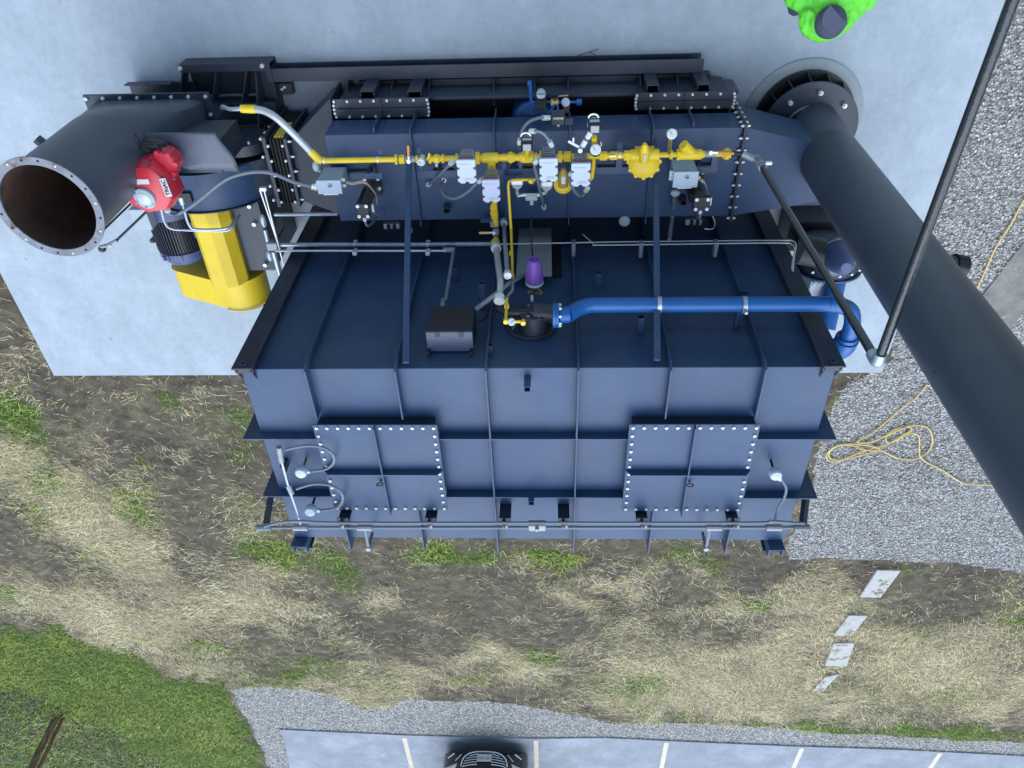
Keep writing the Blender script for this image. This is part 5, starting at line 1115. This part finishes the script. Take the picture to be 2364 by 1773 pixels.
# inlet box with bolted flange
IZ = .85; IX0, IX1, IY0, IY1 = pz(192,225,IZ).x, pz(480,212,IZ).x, pz(330,217,IZ).y, -2.95
MB().box(IX0+.06, IX1-.06, IY1, IY0-.3, .2, IZ-.03).build('inlet_box', PAINT2, fan, bevel=.004)
m = MB(); m.box(IX0, IX1, IY1-.01, IY0, IZ-.028, IZ-.014).build('lower_flange', PAINT2, fan, bevel=.003)
inl = root('inlet_riser', 'wide round open-topped steel duct rising from the fan inlet at the far left', 'duct', (-3.79, -2.53, IZ))
MB().box(IX0, IX1, IY1-.01, IY0, IZ-.012, IZ+.002).build('base_flange', PAINT2, inl, bevel=.003)
bolt_parts(row((IX0+.03, IY0-.03, IZ+.003), (IX1-.03, IY0-.03, IZ+.003), 8) + row((IX1-.03, IY0-.2, IZ+.003), (IX1-.03, IY1+.1, IZ+.003), 4), inl, .017, .02)
PC = Vector((-3.79, -2.53, 0)); PR, PTOP = .362, 2.78
n_ = 48; vs = []; fs = []
def sq(t):
    c, s_ = math.cos(t), math.sin(t); k = 1/max(abs(c), abs(s_)); return c*k, s_*k
cx, cy, hx, hy = (IX0+IX1)/2, (IY0+IY1)/2-.0, (IX1-IX0)/2-.08, (IY0-IY1)/2-.05
LV = 7
for j in range(LV):
    f = j/(LV-1); z = IZ+.003 + f*.95
    for i in range(n_):
        t = 2*math.pi*(i+.5)/n_; q = sq(t); e = f*f*(3-2*f)
        rx, ry = cx+q[0]*hx, cy+q[1]*hy; ox, oy = PC.x+math.cos(t)*PR, PC.y+math.sin(t)*PR
        vs.append((rx*(1-e)+ox*e, ry*(1-e)+oy*e, z))
for j in range(LV-1):
    for i in range(n_): fs.append((j*n_+i, j*n_+(i+1)%n_, (j+1)*n_+(i+1)%n_, (j+1)*n_+i))
MB().add(vs, fs).build('square_to_round', STACKP, inl, smooth=True)
m = MB(); m.cyl(PC+Vector((0,0,IZ+.953)), PC+Vector((0,0,PTOP)), PR, n=72, caps=False); m.build('barrel', STACKP, inl, smooth=True)
MB().cyl(PC+Vector((0,0,IZ+.95)), PC+Vector((0,0,PTOP-.001)), PR-.008, n=72, caps=False).build('rusty_lining', RUST, inl, smooth=True)
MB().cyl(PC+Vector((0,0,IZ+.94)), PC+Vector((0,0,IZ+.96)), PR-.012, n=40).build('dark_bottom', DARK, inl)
fl = MB().ring(PC+Vector((0,0,PTOP-.012)), (0,0,1), PR-.012, PR+.048, .014, 72).build('rim_flange', FLRUST, inl)
bh = MB()
for i in range(20):
    a = i*math.pi/10+.1; c = PC+Vector((math.cos(a)*(PR+.024), math.sin(a)*(PR+.024), PTOP+.0025)); MB().cyl(c, c+Vector((0,0,.002)), .009, n=10).build('bolt_hole', DARK if i % 3 else LABEL, fl)
a = px(118, 318, PC.x) ; dv = Vector((math.cos(2.25), math.sin(2.25), 0)); zst = 2.2
MB().cyl(PC+dv*(PR-.01)+Vector((0,0,zst)), PC+dv*(PR+.05)+Vector((0,0,zst)), .04, n=12).build('pipe_stub', STACKP, inl, smooth=True)
# hood over the fan and scroll
def arc_sheet(prof, x0, x1, t, skew=0):
    m = MB(); n = len(prof); vs = []
    for x in (x0, x1):
        for (y, z) in prof: vs.append((x, y, z))
        for (y, z) in prof[::-1]: vs.append((x, y, z-t))
    N = 2*n; fs = [(i, (i+1)%N, N+(i+1)%N, N+i) for i in range(N)] + [tuple(range(N))[::-1], tuple(range(N, 2*N))]
    return m.add(vs, fs)
def hood_z(y): return 1.24 - max(0, (-2.80-y))**2*9
hd = MB(); vs = []; fs = []; K = 16; Q = 12; HZ = 1.68
for j in range(K+1):
    f = j/K; v = 307 + 98*f; ur = 497 + 51*math.sin(min(1, f*1.15)*math.pi/2)**1.4; ul = 318 + (445-318)*max(0, (f-.35)/.65)**.8
    for i in range(Q+1):
        p = pz(ul+(ur-ul)*i/Q, v, HZ); vs.append((p.x, p.y, HZ - .9*max(0, f-.72)**2))
for j in range(K):
    for i in range(Q): a = j*(Q+1)+i; fs.append((a, a+1, a+Q+2, a+Q+1))
o = hd.add(vs, fs).build('curved_hood', mat('hood_paint', (.085,.105,.14), .3, var=.2, nscale=4), fan, smooth=True)
md = o.modifiers.new('solid', 'SOLIDIFY'); md.thickness = .012
a = pz(500, 330, HZ); MB().box(-3.45, a.x-.03, a.y-.28, a.y-.03, 1.05, HZ-.03).build('hood_housing', PAINT2, fan)
SCX, SCZ, SCR = -3.42, .60, .62
MB().cyl((SCX, -2.97, SCZ), (SCX, -3.34, SCZ), SCR, n=60).build('scroll', PAINT, fan, smooth=True)
MB().ring((SCX, -3.345, SCZ), (0,-1,0), SCR-.04, SCR+.025, .012, 56).build('scroll_rim', PAINT2, fan)
MB().box(-3.42, -2.72, -3.35, -2.965, .12, .80).build('outlet_box', PAINT2, fan, bevel=.004)
MB().prism([(-3.15,-2.96,.81),(-2.72,-2.96,.81),(-3.15,-2.96,1.12)], (0,-.385,0)).build('outlet_wedge', PAINT2, fan)
MB().box(-2.735, -2.70, -3.44, -2.72, .1, .94).build('outlet_flange', PAINT2, fan)
bolt_parts([(-2.75, y, z) for y, z in ((-2.74,.6),(-2.74,.75),(-2.74,.9),(-2.9,.95),(-3.05,.95),(-3.2,.95),(-3.35,.95))], fan, .013, .025, (0,0,1))
MB().cyl((-3.0,-2.80,.72), (-3.0,-2.90,.72), .26, n=40).build('side_ring', PAINT2, fan, smooth=True)
bolt_parts([(-3.0+.22*math.cos(a), -2.799, .72+.22*math.sin(a)) for a in (0.3,1.0,1.8,2.6)], fan, .013, .02, (0,1,0))
# pedestal plate with rectangular hole
m = MB(); X0 = -2.95
o0, o1, o2, o3 = (-3.36,.0,-4.15,.93)[0:4]
for y0_, y1_, z0_, z1_ in ((-3.36,-3.78,.0,.93),(-3.96,-4.18,.0,.93),(-3.78,-3.96,.0,.38),(-3.78,-3.96,.7,.93)):
    m.box(X0, X0+.015, y0_, y1_, z0_, z1_)
m.build('pedestal_side', PAINT2, fan)
MB().box(-3.5, -2.951, -4.18, -3.36, .0, .30).build('pedestal', PAINT2, fan); MB().box(-3.55, -2.951, -4.18, -3.36, .90, .929).build('pedestal_top', PAINT2, fan)
MB().box(-2.96, -2.76, -3.36, -2.3, 0.0, .10).build('frame_beam', PAINT2, fan)
for y in (-3.42, -3.62, -4.1): MB().cyl((-3.02, y, .93), (-3.02, y, .97), .022, n=6).build('bolt', ZINC, fan)
# shaft guard, belt guard, motor
sg = root('shaft_guard', 'yellow eight-sided guard over the fan shaft', 'machine guard', (-3.33, -3.9, .93))
prof = [(-.20,0),(-.20,.07),(-.13,.16),(.02,.19),(.12,.15),(.19,.05),(.19,0)]
a = pz(449,499,1.05); yq0 = -3.40; yq1 = -4.27
MB().prism([(-3.43+x*1.05, yq0, .935+z*1.1) for x, z in prof], (0, yq1-yq0, 0)).build('cover', YELG, sg)
bg_ = root('belt_guard', 'bright yellow slanting belt guard between motor and fan shaft', 'machine guard', (-3.6, -4.4, .6))
def hull2(c0, r0, c1, r1, n=16):
    a = math.atan2(c1[1]-c0[1], c1[0]-c0[0]); g_ = math.acos((r0-r1)/math.dist(c0, c1)); P = []
    for i in range(n+1): t = a+g_+(2*math.pi-2*g_)*i/n; P.append((c0[0]+r0*math.cos(t), c0[1]+r0*math.sin(t)))
    for i in range(n+1): t = a-g_+(2*g_)*i/n; P.append((c1[0]+r1*math.cos(t), c1[1]+r1*math.sin(t)))
    return P
HP = hull2((-4.03,.62), .17, (-3.40,.78), .27)
MB().prism([(x, -4.28, z) for x, z in HP], (0, -.33, 0)).build('cover', YELG, bg_, smooth=True)
MB().prism([(x*1.0, -4.276, z) for x, z in hull2((-4.03,.62), .185, (-3.40,.78), .285)], (0, .012, 0)).build('back_rim', YELG, bg_)
MB().tube([(-3.40+.285*math.cos(t), -4.615, .78+.285*math.sin(t)) for t in [math.radians(x) for x in range(-20, 121, 10)]], .009, 6).build('rim_lip', YELG, bg_)
mo = root('electric_motor', 'dark blue finned electric motor beside the yellow guards', 'motor', (-3.93, -3.8, .6))
MC = Vector((-3.99, 0, .66)); 
def my(y): return (MC.x, y, MC.z)
MB().lathe(my(-3.36), (0,-1,0), [(.10,0),(.22,.03),(.275,.10),(.275,.24)], 32).build('fan_cowl', MOTOR, mo, smooth=True)
MB().cyl(my(-3.601), my(-4.0), .235, n=32).build('body', BLACK, mo, smooth=True)
m = MB()
for i in range(34):
    t = math.pi*(-.1+1.2*i/33); d = Vector((math.cos(t), 0, math.sin(t))); q = Vector((-d.z, 0, d.x))*.0035
    A_, B_ = Vector(my(-3.61)), Vector(my(-3.99))
    m.hexa([A_+d*.236-q, A_+d*.236+q, A_+d*.268+q, A_+d*.268-q], [B_+d*.236-q, B_+d*.236+q, B_+d*.268+q, B_+d*.268-q])
m.build('cooling_fins', mat('fin_paint', (.03,.035,.055), .4), mo)
MB().lathe(my(-4.001), (0,-1,0), [(.262,0),(.262,.07),(.21,.14),(.1,.17)], 32).build('end_bell', MOTOR, mo, smooth=True)
for k in range(5): MB().box(MC.x-.14+k*.05, MC.x-.125+k*.05, -4.06, -4.005, MC.z+.235, MC.z+.262).build('bell_rib', MOTOR, mo)
MB().box(MC.x+.20, MC.x+.31, -3.86, -3.66, MC.z-.02, MC.z+.14).build('terminal_box', MOTOR, mo, bevel=.012)
MB().box(MC.x-.30, MC.x-.22, -3.97, -3.62, .18, MC.z-.05).build('mounting_foot', BLACK, mo)
for y in (-3.68,-3.90): MB().box(MC.x-.30, MC.x-.25, y-.02, y+.02, MC.z-.06, MC.z+.12).build('side_lug', BLACK, mo, bevel=.006)
c = Vector((MC.x-.27, -3.62, MC.z+.16)); MB().tube([c+Vector((-.04+.04*math.cos(t), .0, .04*math.sin(t))) for t in [i*math.pi/8 for i in range(17)]], .008, 6).build('eye_bolt', GALV, mo, smooth=True)
MB().box(-4.2, -3.62, -4.1, -3.5, .0, .17).build('motor_base', BLACK, mo)

# red actuator and its handwheel, linkage
ra = root('red_damper_actuator', 'bright red cast damper actuator with a round white-rimmed window and black handwheel', 'valve actuator', pz(352,430,1.9))
zt = 2.0; C0 = pz(340, 436, zt); KS = 1.13
oc = [(-.16,.13),(-.07,.20),(.10,.19),(.17,.10),(.19,-.08),(.12,-.17),(-.05,-.20),(-.17,-.12),(-.20,.02)]
vs = []; N = len(oc); LVs = [(0.84,-.26),(1,-.22),(1.03,-.10),(1,-.02),(.90,.03),(.70,.055)]
for k, dz in LVs: vs += [(C0.x+x*k*KS, C0.y+y*k*KS, zt+dz) for x, y in oc]
fs = [(j*N+i, j*N+(i+1)%N, (j+1)*N+(i+1)%N, (j+1)*N+i) for j in range(len(LVs)-1) for i in range(N)] + [tuple(range(N))[::-1], tuple(range((len(LVs)-1)*N, len(LVs)*N))]
MB().add(vs, fs).build('housing', RED, ra, bevel=.016, seg=3)
G0 = pz(390, 372, zt-.16)
MB().cyl((G0.x-.02,G0.y+.0,G0.z-.10), (G0.x-.02,G0.y+.0,G0.z+.07), .11, n=12).build('gear_case', RED, ra, bevel=.012)
for i in range(7):
    a = i*2*math.pi/7; MB().cyl((G0.x-.02+.105*math.cos(a), G0.y+.105*math.sin(a), G0.z-.04), (G0.x-.02+.105*math.cos(a), G0.y+.105*math.sin(a), G0.z+.085), .022, n=8).build('case_lug', RED, ra)
MB().box(G0.x-.17, G0.x+.02, G0.y-.10, G0.y+.0, G0.z-.06, G0.z+.06).build('gear_neck', RED, ra, bevel=.015)
Wc = pz(335, 457, zt+.05)
MB().lathe(Wc, (-.15,-.1,1), [(.092,-.03),(.098,.012),(.092,.02),(.066,.024)], 30).build('window_rim', GREYBOX, ra, smooth=True)
MB().lathe(Wc+Vector((0,0,.02)), (-.15,-.1,1), [(.06,-.002),(.058,.008),(.03,.016)], 24).build('window_glass', GLASS, ra, smooth=True)
for i in range(6):
    a = i*math.pi/3+.4; MB().cyl(Wc+Vector((.08*math.cos(a), .08*math.sin(a), .02)), Wc+Vector((.08*math.cos(a), .08*math.sin(a), .032)), .008, n=6).build('screw', CASTG, ra)
MB().box(*(lambda p: (p.x-.055,p.x+.055,p.y-.022,p.y+.022,zt+.0555,zt+.058))(pz(329,420,zt+.058))).build('label', LABEL, ra)
def tilted(u, v, z, du, dv, w_, h_, m_, name, dz=0):
    c = pz(u, v, z); return MB().bar(c-Vector((du, dv, dz))*w_/2, c+Vector((du, dv, dz))*w_/2, h_, .003).build(name, m_, ra)
tilted(324, 391, zt-.01, .9, .25, .09, .05, LABEL, 'label')
t0 = pz(380, 432, zt+.0); 
MB().bar(pz(391,454,zt+.045), pz(374,412,zt+.045), .055, .003).build('name_label', LABEL, ra)
def text(body, loc, size, ang, m_, parent, name='lettering', ext=.0008, rot=None, sx=1):
    c = bpy.data.curves.new(name, 'FONT'); c.body = body; c.size = size; c.extrude = ext; c.align_x = 'CENTER'; c.align_y = 'CENTER'; c.offset = .0012
    o = bpy.data.objects.new('tmp', c); COL.objects.link(o)
    dg = bpy.context.evaluated_depsgraph_get(); me = bpy.data.meshes.new_from_object(o.evaluated_get(dg)); bpy.data.objects.remove(o)
    q = bpy.data.objects.new(name, me); COL.objects.link(q); me.materials.clear(); me.materials.append(m_)
    q.parent = parent; q.location = Vector(loc) - wloc(parent); q.rotation_euler = rot or (0, 0, ang); q.scale = (sx, 1, 1); return q
ta, tb_ = pz(391,454,zt+.049), pz(374,412,zt+.049)
text('TRIAC', (ta+tb_)/2, .05, math.atan2(tb_.y-ta.y, tb_.x-ta.x), PRINT, ra)
tilted(400, 422, zt-.10, .3, .9, .09, .02, LABEL, 'label')
hw = pz(357, 331, zt-.1)
MB().tube([hw+Vector((.1*math.cos(t), .05*math.sin(t), .05*math.sin(t))) for t in [i*math.pi/10 for i in range(21)]], .009, 6).build('handwheel', BLACK, ra, smooth=True)
MB().tube([hw+Vector((-.1,0,0)), hw, hw+Vector((.1,.01,0))], .008, 6).build('handwheel_spoke', BLACK, ra); MB().tube([hw, pz(372,350,zt-.14)], .014, 8).build('handwheel_shaft', BLACK, ra)
MB().tube([pz(312,312,zt-.02), pz(325,343,zt-.1)], .013, 8).build('crank_handle', BLACK, ra)
MB().bar(pz(325,343,zt-.1), pz(345,348,zt-.1), .02, .01).build('crank_arm', BLACK, ra)
MB().bar(C0+Vector((-.02,.0,-.30)), C0+Vector((-.22,.14,-.42)), .14, .02).build('mounting_arm', STACKP, ra)
dl = root('damper_linkage', 'thin black linkage rods with a clevis below the open duct rim', 'linkage', pz(240,575,1.9))
MB().tube([pz(341,486,1.8), pz(268,556,1.95)], .011, 8).build('rod', BLACK, dl); MB().tube([pz(302,470,1.7), pz(240,530,1.95)], .009, 8).build('rod', BLACK, dl)
MB().tube([pz(270,555,1.95), pz(250,566,1.97), pz(232,570,1.97)], .018, 8).build('clevis', CASTG, dl); MB().ball(pz(236,574,1.96), .035, 10, 6).build('pivot_block', BLACK, dl); MB().ball(pz(255,567,1.98), .014, 8, 6).build('pivot_nut', ZINC, dl)
MB().box(*(lambda p: (p.x-.10,p.x+.08,p.y-.13,p.y+.10,.25,p.z))(pz(325,505,1.05))).build('grey_cabinet', GREYBOX, root('side_cabinet', 'pale blue-grey sheet metal cabinet half hidden below the red actuator', 'cabinet', pz(325,505,.0)), bevel=.005)
ec = root('bent_conduit', 'pair of bent galvanised conduits crossing the yellow shaft guard', 'conduit', pz(400,520,1.4))
MB().tube([pz(372,481,1.5), pz(376,500,1.46), pz(384,520,1.4), pz(400,529,1.37), pz(430,531,1.36), pz(480,533,1.35), pz(525,532,1.34), pz(540,518,1.3), pz(554,497,1.15)], .0125, 8, 5).build('conduit', GALV, ec, smooth=True)
MB().tube([pz(418,458,1.5), pz(424,480,1.48), pz(430,503,1.43), pz(437,520,1.40), pz(449,529,1.38), pz(500,530,1.36), pz(530,524,1.33), pz(545,503,1.2)], .0125, 8, 5).build('conduit', GALV, ec, smooth=True)
MB().cyl(pz(416,455,1.5), pz(422,472,1.49), .022, n=8).build('gland', ZINC, ec)
MB().box(*(lambda p: (p.x-.06,p.x+.05,p.y-.05,p.y+.05,p.z-.08,p.z))(pz(430,457,1.25))).build('black_block', BLACK, ec, bevel=.006)

# ================================================================== COMBUSTION BLOWER AT THE RIGHT
bw = root('combustion_blower', 'black combustion air blower with domed filter between chamber and stack', 'blower', (2.75, -4.2, 0))
z1 = 1.15; q = pz(1938, 592, z1)
MB().lathe((q.x-.02, q.y-.0, z1), (0,0.1,1), [(.17,-.1),(.165,.0),(.10,.22),(.05,.27)], 24).build('domed_filter', MOTOR, bw, smooth=True)
MB().ring((q.x, q.y-.02, z1-.04), (0,.1,1), .13, .205, .02, 28).build('filter_ring', FLEX, bw)
MB().cyl((q.x-.36, q.y+.02, z1-.12), (q.x-.12, q.y-.02, z1-.08), .15, n=24).build('motor', BLACK, bw, smooth=True)
q = pz(1930, 632, 1.05); 
MB().cyl((q.x, q.y+.18, .75), (q.x, q.y-.06, .75), .33, n=40).build('volute', PAINT2, bw, smooth=True)
MB().ring((q.x, q.y-.065, .75), (0,-1,0), .2, .36, .02, 40).build('volute_rim', PAINT, bw)
bolt_parts([(q.x+.34*math.cos(a), q.y+.0, .75+.34*math.sin(a)) for a in (1.1,1.5,1.9,2.3,.7)], bw, .014, .02)
MB().box(q.x-.35, q.x+.32, q.y-.1, q.y+.25, .0, .4).build('base', BLACK, bw, bevel=.006)
MB().cyl((q.x+.05, q.y-.06, .95), (q.x-.05, q.y-.55, 1.25), .11, n=20).build('outlet_duct', mat('deep_blue_duct', (.012,.1,.33), .35, coat=.3), bw, smooth=True)
wb = root('disconnect_box', 'pale grey ribbed electrical box beside the blower, above the blue pipe', 'electrical box', pz(1900,668,1.0))
a, b = pz(1872,650,1.0), pz(1936,690,1.0); MB().box(a.x, b.x, b.y, a.y, .55, 1.0).build('housing', WHITE, wb, bevel=.01)
for k in range(3): MB().box(a.x+.02+k*.05, a.x+.05+k*.05, a.y-.05, a.y-.015, 1.001, 1.012).build('raised_pad', WHITE, wb, bevel=.003)
MB().box(b.x-.1, b.x-.02, b.y+.03, a.y-.07, 1.001, 1.008).build('raised_pad', GREYBOX, wb)

# ================================================================== CAR
car = root('parked_car', 'black car nosed into its bay, chrome barred grille, seen from the front', 'car', (-1.42, -18.7, GZ+.02))
CX, CY, G_ = -1.41, -16.72, GZ+.02
secs = [(0,.62,.30,.62),(-.06,.80,.24,.70),(-.18,.90,.20,.78),(-.45,.94,.19,.86),(-1.1,.95,.20,.96),(-1.6,.95,.22,1.03),(-3.9,.95,.22,1.05),(-4.5,.92,.25,1.0),(-4.75,.80,.32,.9)]
vs = []; N = 12
for dy, hw_, zb, zt_ in secs:
    ring_ = [(-1,.0),(-1.0,.35),(-.99,.7),(-.93,.9),(-.7,.985),(-.3,1),(.3,1),(.7,.985),(.93,.9),(.99,.7),(1.0,.35),(1,.0)]
    for a, b in ring_: vs.append((CX+a*hw_, CY+dy + (.0 if dy < -.2 else -.16*abs(a)**2.5), G_+zb+(zt_-zb)*b))
fs = [(j*N+i, j*N+(i+1)%N, (j+1)*N+(i+1)%N, (j+1)*N+i) for j in range(len(secs)-1) for i in range(N)] + [tuple(range(N))[::-1], tuple(range((len(secs)-1)*N, len(secs)*N))]
o = MB().add(vs, fs).build('body', CARP, car, smooth=True); 
cab = [(-1.5,.86,1.04),(-2.2,.70,1.5),(-3.3,.68,1.52),(-4.3,.78,1.06)]
vs = []; 
for dy, hw_, z in cab: vs += [(CX-hw_, CY+dy, G_+z), (CX+hw_, CY+dy, G_+z)]
for dy in (-1.5,-4.3): vs += [(CX-.86, CY+dy, G_+.98), (CX+.86, CY+dy, G_+.98)]
MB().add(vs, [(0,1,3,2),(2,3,5,4),(4,5,7,6),(0,2,4,6),(1,7,5,3),(0,6,10,8),(1,9,11,7),(8,9,1,0),(6,7,11,10)]).build('cabin_glass', mat('car_glass',(.01,.012,.015),.05,coat=1), car)
MB().add([(CX-.72,CY-2.15,G_+1.52),(CX+.72,CY-2.15,G_+1.52),(CX+.70,CY-3.35,G_+1.54),(CX-.70,CY-3.35,G_+1.54),(CX-.74,CY-2.1,G_+1.48),(CX+.74,CY-2.1,G_+1.48),(CX+.72,CY-3.4,G_+1.5),(CX-.72,CY-3.4,G_+1.5)], [(0,1,2,3),(4,5,1,0),(5,6,2,1),(6,7,3,2),(7,4,0,3)]).build('roof', CARP, car, bevel=.02)
for sx in (-1, 1):
    for dy in (-.95, -3.75):
        c = (CX+sx*.80, CY+dy, G_+.33); w_ = MB().cyl((c[0]-.1, c[1], c[2]), (c[0]+.12*sx if sx>0 else c[0]-.12, c[1], c[2]), .33, n=28).build('tyre', RUBBER, car, smooth=True)
    # headlights, fog strips
    MB().prism([(CX+sx*.58, CY-.02, G_+.56), (CX+sx*.86, CY-.16, G_+.62), (CX+sx*.87, CY-.18, G_+.70), (CX+sx*.62, CY-.05, G_+.64)], (0,.03,0)).build('headlight', LAMP, car, bevel=.008)
    MB().bar((CX+sx*.66, CY-.0, G_+.36), (CX+sx*.80, CY-.10, G_+.42), .02, .02, (0,1,0)).build('fog_strip', CHROME, car)
    MB().bar((CX+sx*.50, CY+.02, G_+.38), (CX+sx*.63, CY-.0, G_+.52), .014, .014, (0,1,0)).build('grille_accent', CHROME, car)
    MB().box(CX+sx*.98-.08, CX+sx*.98+.08, CY-1.65, CY-1.5, G_+1.0, G_+1.12).build('door_mirror', CARP, car, bevel=.03, seg=3)
gr = [(-.50,.62),(-.46,.47),(-.36,.38),(-.22,.34),(0,.33),(.22,.34),(.36,.38),(.46,.47),(.50,.62)]
gy = lambda x: CY + .03 - .16*abs(x/.8)**2.5
MB().prism([(CX+x, gy(x)-.01, G_+z) for x, z in gr] + [(CX+.40,gy(.4)-.01,G_+.68),(CX-.40,gy(.4)-.01,G_+.68)], (0,.015,0)).build('grille', BLACK, car)
MB().tube([(CX+x, gy(x)+.015, G_+z) for x, z in gr], .014, 8, 4).build('grille_surround', CHROME, car, smooth=True)
for z, w_ in ((.40,.33),(.455,.40),(.51,.44),(.565,.46),(.62,.47)):
    for sx in (-1, 1): MB().tube([(CX+sx*.15, gy(.15)+.012, G_+z-.02), (CX+sx*w_*.6, gy(w_*.6)+.012, G_+z-.012), (CX+sx*w_, gy(w_)+.012, G_+z+.015)], .009, 6, 3).build('grille_bar', CHROME, car, smooth=True)
pl_ = MB().box(CX-.155, CX+.155, gy(0)+.012, gy(0)+.03, G_+.385, G_+.54).build('licence_plate', LABEL, car, bevel=.004)
text('176  XAE', (CX, gy(0)+.0315, G_+.475), .07, 0, mat('plate_blue_print', (.12,.2,.3), .5), pl_, rot=(math.pi/2, 0, math.pi))

# ================================================================== PERSON
hp_ = pz(1920, 50, 1.66)
PK = 1.0
pe = root('person', 'person in a hi-vis green jacket and dark cap, stooping, seen from above', 'person', (hp_.x, hp_.y+.12, 0))
bx, by_ = hp_.x+.02, hp_.y+.16
def remesh(o, v=.018, it=6):
    md = o.modifiers.new('r', 'REMESH'); md.mode = 'VOXEL'; md.voxel_size = v; md.use_smooth_shade = True
    md = o.modifiers.new('s', 'SMOOTH'); md.iterations = it; md.factor = .5
# body: one skin surface, head, neck, trunk, arms, hands with fingers, legs
m = MB()
m.ball((hp_.x, hp_.y, 1.60), .095, 14, 10, (.85,1,1.15)); m.cyl((hp_.x, hp_.y+.02, 1.40), (hp_.x, hp_.y, 1.56), .055, n=12)
m.ball((bx+.02, by_+.02, 1.25), .17, 14, 10, (1.05,.7,1.35)); m.ball((bx, by_+.05, .95), .16, 14, 8, (1,.75,.9))
HL, HR = Vector((bx-.30, by_+.34, 1.12)), Vector((bx+.30, by_+.36, 1.02))
m.tube([(bx-.17, by_, 1.40), (bx-.30, by_+.10, 1.20), HL], [.055,.042,.028], 10); m.tube([(bx+.2, by_, 1.38), (bx+.34, by_+.10, 1.14), HR], [.055,.042,.028], 10)
for Hh, sx in ((HL, 1), (HR, -1)):
    m.ball(Hh+Vector((0,.05,-.01)), .042, 10, 6, (1,1.2,.5))
    for k in range(4): b = Hh+Vector(((k-1.5)*.02, .085, -.01)); m.tube([b, b+Vector((0,.035-.004*abs(k-1.5),-.01)), b+Vector((0,.055,-.03))], .009, 6)
    m.tube([Hh+Vector((sx*.035,.03,0)), Hh+Vector((sx*.055,.06,-.01)), Hh+Vector((sx*.05,.085,-.02))], .01, 6)
for sx in (-1, 1): m.tube([(bx+sx*.09, by_+.05, .9), (bx+sx*.10, by_+.09, .48), (bx+sx*.10, by_+.04, .08)], [.085,.055,.04], 12); m.ball((bx+sx*.10, by_+.09, .05), .05, 10, 6, (.9,2,.8))
remesh(m.build('body', SKIN, pe), .008, 2)
m = MB()
m.ball((bx+.06, by_-.05, 1.32), .26, 18, 12, (1.15,.95,1.1)); m.ball((bx+.17, by_+.04, 1.30), .27, 16, 10, (1.0,1.0,1.05)); m.ball((bx-.01, by_-.15, 1.50), .17, 16, 10, (1.25,.9,.6)); m.ball((bx+.10, by_-.08, 1.50), .15, 16, 10, (1.2,1,.6)); m.ball((bx, by_+.05, 1.0), .21, 16, 10, (1.05,.9,1.1))
m.tube([(bx-.12, by_-.06, 1.46), (bx-.25, by_-.01, 1.40), (bx-.33, by_+.09, 1.26), (bx-.33, by_+.22, 1.16)], [.12,.105,.09,.065], 12, 3)
m.tube([(bx+.18, by_-.0, 1.42), (bx+.30, by_+.06, 1.32), (bx+.36, by_+.16, 1.16), (bx+.32, by_+.28, 1.05)], [.11,.095,.08,.06], 12, 3)
m.tube([(hp_.x+.165*math.cos(t), hp_.y+.0+.135*math.sin(t), 1.55+.03*math.sin(t)) for t in [math.radians(a_) for a_ in range(150, 400, 20)]], .05, 10)
jk = m.build('hi_vis_jacket', HIVIS, pe); remesh(jk, .014, 4)
tx = bpy.data.textures.new('folds', 'CLOUDS'); tx.noise_scale = .06; tx.noise_depth = 2
md = jk.modifiers.new('folds', 'DISPLACE'); md.texture = tx; md.strength = .05; md.mid_level = .5; md.texture_coords = 'GLOBAL'
m = MB(); m.tube([pz(1850,33,1.40), pz(1849,22,1.39), pz(1846,-6,1.33), pz(1842,-40,1.24)], [.06,.095,.10,.085], 16); m.build('sleeve_panel', SLATE, pe, smooth=True)
m = MB()
for sx in (-1, 1): m.tube([(bx+sx*.09, by_+.05, .95), (bx+sx*.10, by_+.09, .5), (bx+sx*.10, by_+.04, .1)], [.115,.085,.07], 14)
m.ball((bx, by_+.05, .95), .18, 14, 8, (1.05,.8,.7)); remesh(m.build('trousers', TROUS, pe), .014, 3)
for sx in (-1, 1): MB().ball((bx+sx*.10, by_+.11, .055), .062, 12, 8, (.9,2.2,.85)).build('boot', BLACK, pe, smooth=True)
# cap
m = MB(); m.ball((hp_.x, hp_.y-.01, 1.64), .122, 22, 12, (.98,1.0,.62)); m.build('cap', SLATE, pe, smooth=True)
bl_ = [pz(u, v, 1.722) for u, v in ((1896,50),(1901,30),(1909,20),(1917,10),(1928,23),(1941,38),(1957,54),(1944,66),(1930,76),(1914,77),(1902,68))]
MB().prism(bl_, (0,0,.008)).build('cap_peak', SLATE, pe, bevel=.003)
